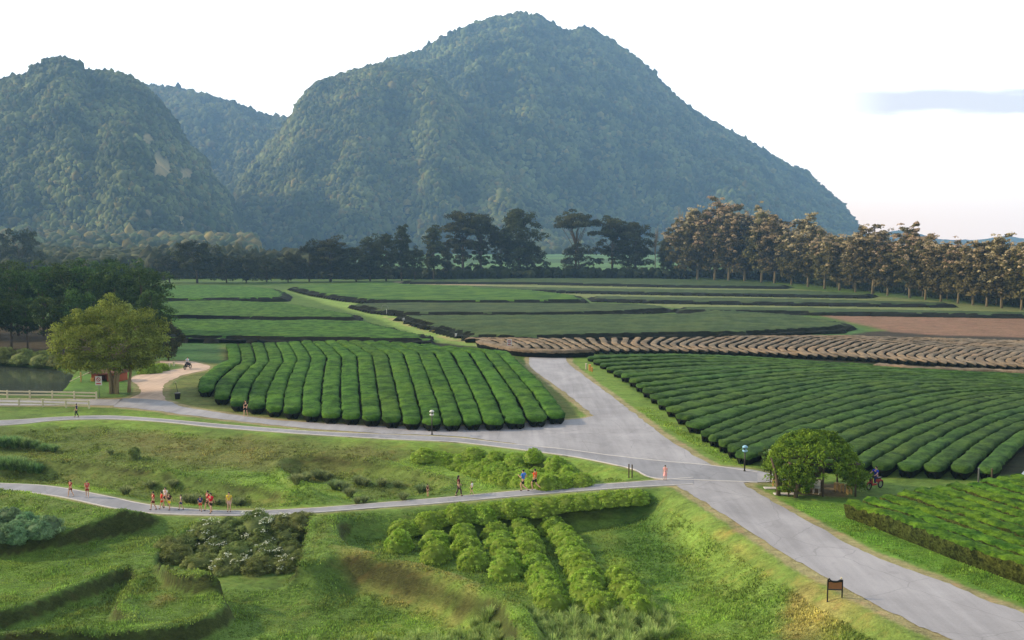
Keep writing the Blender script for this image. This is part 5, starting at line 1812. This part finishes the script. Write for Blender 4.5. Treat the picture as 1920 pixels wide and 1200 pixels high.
    for q in (1, -1):
        A = arms[q]
        sh = add(A[0], .072, c)
        mid = tuple(A[0][i] * (.4 if sleeve else .8) + A[1][i] * (.6 if sleeve else .2) for i in range(3))
        add(mid, .060 if sleeve else .055, sh)
    link('shirt', skin_mesh('shirt', pts, ed, rd, cloth(top)), r)
    # lower garment
    if lowkind in ('skirt', 'dress'):
        m = MB()
        zz = [(.98, .14, .11), (.84, .17, .15), (.62, .22, .20), (.50, .25, .22)]
        v = []; fc = []
        for zq, rx, ry in zz:
            for j in range(14):
                t = 2 * math.pi * j / 14
                w_ = 1 + .05 * math.sin(5 * t)
                v.append((rx * math.cos(t) * w_, ry * math.sin(t) * w_, zq))
        for i in range(3):
            for j in range(14):
                fc.append([i * 14 + j, i * 14 + (j + 1) % 14, (i + 1) * 14 + (j + 1) % 14, (i + 1) * 14 + j])
        m.add(v, fc)
        m.part('skirt', cloth(low), r, True)
    else:
        pts, ed, rd = [], [], []
        a = add((0, 0, .98), (.150, .115)); c = add((0, 0, .92), (.152, .118), a)
        for q in (1, -1):
            L = legs[q]
            h = add(L[0], .102, c)
            if lowkind == 'shorts':
                mid = tuple(L[0][i] * .3 + L[1][i] * .7 for i in range(3))
                add(mid, .088, h)
            else:
                k = add(L[1], .074, h); add(tuple(L[1][i] * .15 + L[2][i] * .85 for i in range(3)), .062, k)
        link({'shorts': 'shorts', 'trousers': 'trousers'}[lowkind], skin_mesh('trousers', pts, ed, rd, cloth(low)), r)
    for q in (1, -1):
        an, to = Vector(legs[q][2]), Vector(legs[q][3])
        m = MB(); mid = (an + to) / 2
        m.ball((mid.x, mid.y - .01, mid.z - .012), .1, sub=2, sq=(.46, 1.12, .42))
        m.part('shoe', cloth(shoe), r, True)
    m = MB(); m.ball((0, -.012, 1.635), .098 * hs, sub=2, sq=(.92, 1.0, .92))
    if hair == 'long':
        m.ball((0, -.065, 1.52), .085, sub=2, sq=(1.0, .7, 1.9))
    m.part('hair', HAIR, r, True)
    for q in (1, -1):
        m = MB(); m.ball((q * .030, .098 * hs, 1.612), .009, sub=1); m.part('eye', M['black'], r, True)
    if bag:
        m = MB(); m.box((0, -.19, 1.22), (.28, .16, .38), bevel=.04); m.part('backpack', cloth(bag), r)
    return r


GK = 'children walking on the lower footpath'
person(133, 932, 32, 150, 'walk', 'child in dark red top and shorts walking at the far left', (158, 28, 45), (120, 22, 34), group=GK, shoe=(225, 205, 185))
person(164, 934, 32, 205, 'walk', 'child in pale red vest, second from the left on the footpath', (205, 75, 70), (160, 38, 46), phase=-1, group=GK, shoe=(225, 205, 185), sleeve=False)
person(288, 957, 35, 130, 'walk', 'child in dark red shirt leading the left side of the group', (170, 26, 40), (110, 20, 30), group=GK)
person(304, 955, 33, 120, 'walk', 'child in bright orange-red shirt and shorts', (235, 62, 34), (225, 60, 36), group=GK, phase=-1)
person(311, 950, 36, 160, 'walk', 'taller child in white and black behind the one in orange-red', (225, 215, 215), (30, 30, 34), group=GK)
person(318, 957, 32, 170, 'walk', 'child in dark top and bright yellow shorts', (70, 40, 42), (240, 215, 30), group=GK, phase=-1)
person(340, 957, 29, 120, 'walk', 'small child in grey shirt and blue shorts', (165, 150, 150), (45, 75, 120), group=GK)
person(376, 960, 29, 200, 'walk', 'small child in blue top and red shorts with raised elbows', (48, 58, 130), (225, 60, 50), group=GK, phase=-1)
person(390, 958, 38, 140, 'walk', 'dark-haired child in dark red half hidden behind the child in red', (140, 26, 38), (60, 26, 30), group=GK)
person(396, 963, 38, 160, 'walk', 'child in bright red top and black shorts at the centre right', (222, 32, 56), (34, 24, 28), group=GK, phase=-1)
person(430, 961, 38, 180, 'stand', 'child in yellow shirt and pale pink shorts at the right end', (235, 205, 70), (235, 190, 180), group=GK)
person(144, 783, 26, 110, 'walk', 'person in dark blue jacket walking on the upper footpath', (34, 44, 90), (26, 24, 30), 'trousers')
person(461, 781, 31, 170, 'walk', 'person in black shirt and shorts walking on the loop road', (20, 20, 24), (18, 18, 20), shoe=(210, 170, 150))
person(802, 932, 23, 240, 'stand', 'tiny child in brown standing beside the footpath', (104, 66, 52), (130, 84, 66), shoe=(180, 120, 100))
person(860, 932, 40, -75, 'walk', 'long-haired woman in maroon top and loose dark trousers on the footpath', (96, 38, 44), (78, 60, 66), 'trousers', 'long')
person(885, 928, 25, 75, 'walk', 'small child in white shirt and dark shorts ahead of the woman', (238, 238, 240), (36, 34, 42))
person(981, 925, 44, 65, 'run', 'runner in blue shirt and black shorts', (70, 130, 225), (16, 18, 34), phase=1)
person(1003, 921, 41, 55, 'run', 'runner in orange shirt and black shorts', (240, 96, 34), (26, 20, 26), phase=-1)
person(1247, 901, 28, 160, 'stand', 'girl in pale pink dress where the footpath meets the road', (238, 170, 168), (240, 176, 172), 'dress', 'long')


def motorbike(loc, face, label, body, s=1.0):
    r = thing('motorbike', label, 'motorbike', None, loc, rad(face), (s, s, s))
    for yy in (-.62, .62):
        m = MB().torus((0, yy, .29), .25, .045); w = m.part('wheel', M['black'], r, True)
        h = MB().torus((0, yy, .29), .17, .02)
        for k in range(6):
            t = k * math.pi / 3
            h.tube([(0, yy, .29), (0, yy + .2 * math.cos(t), .29 + .2 * math.sin(t))], .008, 5)
        h.part('rim', M['grey_metal'], w, True)
        g = MB().tube([(0, yy + .30 * math.cos(t), .29 + .30 * math.sin(t)) for t in np.linspace(.3, 2.6, 7)], .05, 6)
        g.part('mudguard', cloth(body), r, True)
    m = MB(); m.box((0, -.28, .62), (.24, .62, .22), bevel=.05); m.box((0, .12, .36), (.22, .5, .12), bevel=.03); m.box((0, .42, .68), (.32, .12, .5), bevel=.05)
    m.part('body', cloth(body), r)
    m = MB(); m.box((0, -.32, .78), (.25, .72, .09), bevel=.035); m.part('seat', M['black'], r)
    m = MB(); m.tube([(0, .62, .29), (0, .46, .75), (0, .40, 1.0)], .03, 8); m.tube([(-.32, .34, 1.05), (-.12, .40, 1.02), (.12, .40, 1.02), (.32, .34, 1.05)], .018, 8)
    m.part('handlebar', M['dark_metal'], r, True)
    for q in (1, -1):
        e = MB(); e.tube([(q * .2, .40, 1.03), (q * .27, .38, 1.2)], .008, 5); e.ball((q * .28, .38, 1.24), .05, sub=1, sq=(1.2, .3, .8)); e.part('mirror', M['dark_metal'], r)
    m = MB(); m.ball((0, .50, .90), .085, sub=2, sq=(1, .6, 1)); m.part('headlight', M['white'], r, True)
    m = MB(); m.tube([(.13, .1, .3), (.15, -.3, .3), (.15, -.75, .38)], [.025, .035, .045], 8); m.part('exhaust', M['grey_metal'], r, True)
    return r


bx, by, bz = P(352, 692)
motorbike((bx, by, bz), 165, 'small dark motorbike on the pale dirt road by the pond', (40, 44, 60))
person(352, 690, 22.5, 165, 'ride', 'motorbike rider in pale blue shirt on the dirt road', (190, 215, 235), (40, 44, 60), 'trousers', loc=(bx, by + .1, bz - .03))
bx, by, bz = P(1640, 917)
motorbike((bx, by, bz), 120, 'red and white motorbike parked at the right edge of the arbour', (160, 62, 56))
person(1650, 915, 42, 120, 'ride', 'man in bright blue shirt astride the parked red motorbike', (30, 60, 190), (34, 40, 90), 'trousers', loc=(bx + .15, by + .2, bz - .03))

# ------------------------------------------------------------------ arbour on the right
ax, ay, az = P(1524, 918)


def arbour():
    r = thing('vine_arbour', 'vine-covered arbour with low dome of leaves beside the road', 'arbour', None, (ax, ay, az))
    rg = np.random.default_rng(5)
    n = 440
    th = rg.uniform(0, 6.283, n); u = rg.uniform(0, 1, n) ** 0.55
    rx, ry = 3.35, 2.9
    X = np.cos(th) * u * rx; Y = np.sin(th) * u * ry
    Z = 3.55 * np.sqrt(np.clip(1 - (u * 0.97) ** 2.4, 0, 1)) * (1 + .06 * np.sin(3 * th + 1)) + 0.35 - 0.5 * (X > 1.5) * (X - 1.5) / 2
    Z = np.where((Z < 1.15) & (Y < 0) & (np.abs(X - .7) < 1.5), 1.25 + rg.uniform(0, .5, n), Z)
    c = np.stack([X, Y, Z], 1)
    hang = np.stack([np.concatenate([np.full(20, -2.3), np.full(20, 2.8)]) + rg.normal(0, .35, 40), rg.uniform(-1.8, 1.5, 40), rg.uniform(.5, 1.8, 40)], 1)
    fl = np.stack([rg.uniform(-3.1, -.75, 60), rg.uniform(-2.5, -1.2, 60), rg.uniform(.35, 2.2, 60)], 1)
    fr = np.stack([rg.uniform(2.1, 3.2, 24), rg.uniform(-2.0, -.8, 24), rg.uniform(.5, 1.8, 24)], 1)
    c = np.vstack([c, hang, fl, fr])
    V, Fq, C = clumped(51, c, rg.uniform(.28, .5, len(c)), 75, .15, .8)
    link('foliage', mesh_np('foliage', V, Fq, [M['vine_leaf']], C), r)
    for sx in (-2.3, 0.1, 2.4):
        for sy in (-1.8, 1.8):
            m = MB(); m.tube([(sx, sy, -.1), (sx, sy, 2.3)], .07, 8); m.part('post', M['bark'], r, True)
    m = MB()
    for sy in (-1.8, 0, 1.8): m.box((0, sy, 2.32), (5.4, .08, .1))
    for sx in (-2.3, -1.1, .1, 1.3, 2.4): m.box((sx, 0, 2.42), (.08, 4.2, .09))
    m.part('roof_frame', M['bark'], r)
    for (sx, sy, l) in ((-2.9, -1.5, -.2), (-1.9, -2.0, .3), (-2.55, -.4, .1)):
        m = MB(); m.tube([(sx, sy, -.15), (sx + l * .5, sy, .8), (sx + l, sy + .2, 1.6), (sx + l * 2.4, sy + .5, 2.6)], [.17, .13, .11, .05], 8); m.part('vine_trunk', M['bark'], r, True)


arbour()
tree('wood', 1444, 905, 838, 44, 'slender small tree at the left corner of the arbour', None, v=1, name='small_tree')


def stool(px, py, label, h=.42, w=.34):
    x, y, z = P(px, py)
    r = thing('wooden_stool', label, 'stool', 'pale wooden stools round the arbour', (x, y, z))
    m = MB(); m.box((0, 0, h), (w, w, .06), bevel=.01); m.part('seat', M['soft_wood'], r)
    for a in (-1, 1):
        for b in (-1, 1):
            m = MB(); m.box((a * w * .38, b * w * .38, h / 2 - .03), (.06, .06, h)); m.part('leg', M['soft_wood'], r)


for px, py, lab in [(1453, 912, 'pale stool beside the trunk at the arbour left corner'), (1470, 921, 'left one of the two pale stools at the arbour front left'), (1478, 922, 'right one of the two pale stools at the arbour front left'),
                    (1569, 920, 'left one of the two pale stools at the arbour front right'), (1577, 922, 'right one of the two pale stools at the arbour front right'), (1592, 926, 'lone pale stool nearest the leafy hedge')]:
    stool(px, py, lab, .55 if px > 1560 else .45)
# table and bench in the shade
r = thing('garden_table', 'low dark table in the shade under the arbour', 'table', None, (ax - .2, ay - .3, az))
MB().box((0, 0, .7), (1.5, .8, .07), bevel=.01).part('tabletop', M['bark'], r)
for a in (-.6, .6): MB().box((a, 0, .33), (.1, .6, .66)).part('leg', M['bark'], r)
r = thing('garden_bench', 'dark bench behind the table under the arbour', 'bench', None, (ax + .1, ay + .9, az))
MB().box((0, 0, .45), (1.7, .4, .06), bevel=.01).part('seat', M['bark'], r)
MB().box((0, .2, .8), (1.7, .05, .4), bevel=.01).part('backrest', M['bark'], r)
for a in (-.7, .7): MB().box((a, 0, .21), (.08, .36, .42)).part('leg', M['bark'], r)
x, y, z = P(1531, 925)
r = thing('plastic_chair', 'white plastic chair in front of the arbour', 'chair', None, (x, y, z), 2.6)
MB().box((0, 0, .42), (.44, .44, .04), bevel=.01).part('seat', M['white'], r)
MB().box((0, -.21, .68), (.42, .03, .46), bevel=.01).part('backrest', M['white'], r)
for a in (-.19, .19):
    for b in (-.19, .19): MB().tube([(a, b, 0), (a, b, .41)], .02, 6).part('leg', M['white'], r)
    MB().tube([(a * 1.15, -.2, .62), (a * 1.15, .18, .62), (a * 1.15, .2, .42)], .018, 6).part('armrest', M['white'], r)
for i, (px, py) in enumerate([(1452, 916), (1471, 927)]):
    x, y, z = P(px, py)
    m = MB(); m.box((0, 0, .02), (1.5, .5, .06), bevel=.015)
    tag(m.part('paving_slab', M['concrete'], None, False, (x, y, z + .02)), ['pale paving slab at the left corner of the arbour', 'pale paving slab lying in front of the left stools'][i], 'slab')


# ------------------------------------------------------------------ lamps, signs, posts
def lamp(px, py, hpx, label, glassm):
    x, y, z = P(px, py)
    h = hpx / (F / (y * CA - (z - CH) * SA))
    r = thing('garden_lamp', label, 'lamp', 'garden lamps beside the roads', (x, y, z))
    m = MB(); m.tube([(0, 0, -.1), (0, 0, h - .52)], .055, 10); m.tube([(0, 0, 0), (0, 0, .08)], .11, 10); m.part('post', M['dark_metal'], r, True)
    m = MB(); m.tube([(0, 0, h - .54), (0, 0, h - .46), (0, 0, h - .40)], [.10, .22, .20], 14); g = m.part('lamp_base', glassm, r, True)
    m = MB(); m.tube([(0, 0, h - .40), (0, 0, h - .16)], .085, 12); m.part('lamp_core', M['dark_metal'], r, True)
    m = MB(); m.tube([(0, 0, h - .18), (0, 0, h - .10), (0, 0, h - .03), (0, 0, h)], [.23, .20, .12, .02], 14); m.part('hood', glassm, r, True)
    for k in range(3):
        t = k * 2.094 + .5
        m = MB(); m.tube([(.17 * math.cos(t), .17 * math.sin(t), h - .42), (.19 * math.cos(t), .19 * math.sin(t), h - .15)], .014, 6); m.part('bracket', glassm, r)


lamp(810, 815, 47, 'white-hooded garden lamp between the loop road and the upper footpath', M['white'])
lamp(1396, 884, 50, 'pale blue garden lamp beside the crossing at the big tea block', M['blue_glass'])
x, y, z = P(1446, 900)
r = thing('lantern_post', 'white box lantern on a thin post above the small tree', 'lamp', None, (x, y, z))
MB().tube([(0, 0, 0), (0, 0, 2.0)], .04, 8).part('post', M['dark_metal'], r)
MB().box((-.1, 0, 2.15), (.24, .24, .36), bevel=.02).part('lantern', M['white'], r)
MB().box((.2, 0, 2.22), (.14, .14, .2), bevel=.02).part('lantern', M['white'], r)
x, y, z = P(334, 738)
r = thing('garden_lamp', 'thin garden lamp with cream head on the verge of the dirt road', 'lamp', None, (x, y, z))
MB().tube([(0, 0, 0), (-.25, 0, 1.25)], .03, 8).part('post', M['dark_metal'], r)
MB().ball((-.27, 0, 1.33), .10, sub=2, sq=(1, 1, .8)).part('lamp_head', M['cream'], r, True)
x, y, z = P(333, 748)
r = thing('litter_bin', 'squat dark bin on the verge of the dirt road', 'bin', None, (x, y, z))
m = MB(); m.tube([(0, 0, 0), (0, 0, .62)], [.26, .33], 12); m.part('bin_body', M['black'], r)
m = MB(); m.tube([(0, 0, .60), (0, 0, .68), (0, 0, .74)], [.35, .35, .1], 12); m.part('lid', M['dark_metal'], r)


def sign(px, py, top, w, hgt, label):
    x, y, z = P(px, py)
    s = F / (y * CA - (z - CH) * SA)
    H0 = (py - top) / s; W, Hb = w / s, hgt / s
    r = thing('road_sign', label, 'sign', None, (x, y, z))
    MB().tube([(0, .04, -.1), (0, .04, H0 - .05)], .035, 8).part('post', M['grey_metal'], r, True)
    b = MB().box((0, 0, H0 - Hb / 2), (W, .03, Hb), bevel=.008).part('sign_board', M['white'], r)
    q = MB()
    ring_ = [(W * .27 * math.cos(t), -.024, H0 - Hb * .36 + W * .27 * math.sin(t)) for t in np.linspace(0, 6.283, 20)]
    q.tube(ring_, W * .05, 6); q.tube([(-W * .18, -.024, H0 - Hb * .36 + W * .18), (W * .18, -.024, H0 - Hb * .36 - W * .18)], W * .04, 6)
    q.box((0, -.022, H0 - Hb * .82), (W * .66, .014, Hb * .13))
    q.part('red_symbol', M['red'], b)


sign(186, 746, 705, 12.5, 17, 'white road sign with red ring beside the golden tree')
sign(955, 659, 636, 9, 12, 'small white road sign with red mark at the bend of the road')

x, y, z = P(1565, 1124)
r = thing('notice_board', 'brown notice board on two dark posts in the grass', 'sign', None, (x, y, z), rad(-4))
for a in (-.36, .36):
    MB().tube([(a, 0, -.15), (a, 0, 1.02)], .035, 8).part('post', M['black'], r)
f = MB(); f.box((0, 0, .50), (.72, .05, .05)); f.box((0, 0, .93), (.72, .05, .06)); f.part('board_frame', M['black'], r)
MB().box((0, -.01, .72), (.66, .03, .37), bevel=.008).part('board', M['brown'], r)
f = MB(); f.tube([(-.36, -.03, .98), (-.30, -.03, 1.07), (-.25, -.03, .98), (-.12, -.03, .92), (0, -.03, .91), (.12, -.03, .93), (.25, -.03, 1.0), (.36, -.03, .99)], [.05, .045, .05, .05, .045, .05, .055, .05], 8)
f.part('carved_top', M['black'], r, True)
MB().ball((.30, 0, 1.10), .045, sub=2, sq=(1, 1, 1.4)).part('finial', M['cream'], r, True)


def post(px, py, hpx, wpx, label, mat, name='short_post', group=None, rz=0, cap_=True):
    x, y, z = P(px, py)
    s = F / (y * CA - (z - CH) * SA)
    h, w = hpx / s, max(wpx / s, .03)
    r = thing(name, label, 'post', group, (x, y, z), rz)
    m = MB(); m.box((0, 0, h / 2 - .05), (w, w, h + .1), bevel=w * .12); m.part('shaft', M[mat], r)
    if cap_:
        m = MB(); m.box((0, 0, h + .02), (w * 1.2, w * 1.2, .05), bevel=.008); m.part('cap', M[mat], r)


post(757, 603, 6, 3, 'white marker post highest up the grassy track', 'white')
post(807, 617, 6, 3, 'white marker post halfway down the grassy track', 'white')
post(855, 633, 7, 3.4, 'white marker post lowest on the grassy track', 'white')
post(656, 577, 5, 3, 'pale marker post at the top corner of the dull green plot', 'cream')
post(1099, 692, 10, 3, 'cream short post beside the orange ones at the bend', 'cream')
post(1106, 695, 11, 4, 'orange short post at the inside of the bend', 'orange')
post(1110, 697, 8, 3, 'shorter orange post leaning against its taller neighbour', 'orange')
post(1343, 661, 5, 5, 'small white marker stone at the edge of the pruned field', 'white')
post(317, 690, 9, 3, 'cream post left of the pair by the dirt road bend', 'cream')
post(326, 686, 8, 3, 'cream post right of the pair by the dirt road bend', 'cream')
post(1834, 912, 34, 2.4, 'thin pale-topped stake in front of the big tea block', 'grey_metal', 'stake')
post(1859, 905, 26, 2.4, 'thin dark stake right of the pale-topped one', 'bark', 'stake')
post(1678, 988, 12, 3, 'short pale stake at the foot of the leafy hedge', 'soft_wood', 'stake')
post(1747, 1018, 14, 3, 'second short pale stake at the foot of the leafy hedge', 'soft_wood', 'stake')
post(1179, 896, 26, 2.2, 'left one of two dark stakes near the road junction', 'bark', 'stake', cap_=False)
post(1185, 897, 26, 2.2, 'right one of two dark stakes near the road junction', 'bark', 'stake', cap_=False)
for i, (px, py) in enumerate([(1786, 914), (1877, 913)]):
    x, y, z = P(px, py)
    m = MB(); m.ball((0, 0, .1), .34, sub=2, sq=(1.2, .8, .5))
    tag(m.part('pale_stone', M['concrete'], None, False, (x, y, z)), ['pale stone at the back of the leafy hedges', 'yellowish stone near the field road'][i], 'stone')
x, y, z = P(725, 591)
r = thing('arched_sign', 'faint pale arched sign on a thin post in the dull green plot', 'sign', None, (x, y, z))
MB().tube([(0, 0, -.1), (0, 0, 1.5)], .05, 8).part('post', M['white'], r)
MB().tube([(-.8 + -.4, 0, 1.3)] + [(-.4 + .8 * math.cos(t), 0, 1.6 + .9 * math.sin(t)) for t in np.linspace(3.14, 0, 10)] + [(.4, 0, 1.3)], .04, 6).part('arch', M['grey_metal'], r, True)


def fence(pts, h, label, sp=2.55):
    w = resample(np.array([P(a, b)[:2] for a, b in pts]), sp)
    r = thing('rail_fence', label, 'fence', 'pale rail fences beside the pond road', (w[0][0], w[0][1], 0))
    o = w[0]
    for p in w:
        m = MB(); m.box((p[0] - o[0], p[1] - o[1], h / 2), (.15, .15, h + .1), bevel=.015); m.part('post', M['cream'], r)
    for zz in (h * .45, h * .88):
        m = MB()
        for a, b in zip(w[:-1], w[1:]):
            c = (a + b) / 2 - o; L = np.linalg.norm(b - a); an = math.atan2(b[1] - a[1], b[0] - a[0])
            m.box((c[0], c[1], zz), (L - .02, .06, .16), an, bevel=.01)
        m.part('rail', M['cream'], r)


fence([(-330, 742), (0, 746), (90, 747), (181, 749)], .85, 'far pale two-rail fence along the pond side of the road')
fence([(-330, 758), (0, 761), (90, 763), (167, 766)], .85, 'near pale two-rail fence along the grass side of the road')

# handrail and brick pump house by the pond
x, y, z = P(152, 716)
r = thing('handrail', 'pale sloping handrail going down to the pond', 'handrail', None, (x, y, z))
MB().tube([(-1.3, -.3, .1), (0, 0, .75), (1.4, .3, 1.35)], .05, 8).part('rail', M['cream'], r)
MB().tube([(0, 0, -.4), (0, 0, 1.25)], .09, 8).part('post', M['soft_wood'], r)
x, y, z = P(206, 713)
r = thing('brick_hut', 'small red brick hut with tiled roof half hidden behind the golden tree', 'hut', None, (x, y, z), rad(-6), (.86, .86, .72))
m = MB()
m.box((-1.75, 0, .75), (1.0, 2.2, 1.5)); m.box((1.2, 0, .75), (2.0, 2.2, 1.5)); m.box((-.5, .9, .75), (1.5, .2, 1.5)); m.box((-.5, -.98, 1.32), (1.5, .2, .34))
m.part('wall', M['brick'], r)
m = MB(); m.add([(-2.5, -1.5, 1.5), (2.5, -1.5, 1.5), (2.5, 0, 2.15), (-2.5, 0, 2.15), (-2.5, 1.5, 1.5), (2.5, 1.5, 1.5), (-2.5, -1.5, 1.42), (2.5, -1.5, 1.42), (2.5, 1.5, 1.42), (-2.5, 1.5, 1.42)],
                [[0, 1, 2, 3], [3, 2, 5, 4], [0, 6, 7, 1], [4, 5, 8, 9], [0, 3, 4, 9, 6], [1, 7, 8, 5, 2], [6, 9, 8, 7]])
m.part('roof', M['tile'], r)
MB().box((1.1, -1.12, .8), (.7, .05, .6), bevel=.01).part('shutter', M['bark'], r)
MB().box((-2.0, -1.2, .3), (.5, .25, .6), bevel=.02).part('bench', M['orange'], r)

bpy.context.view_layer.update()
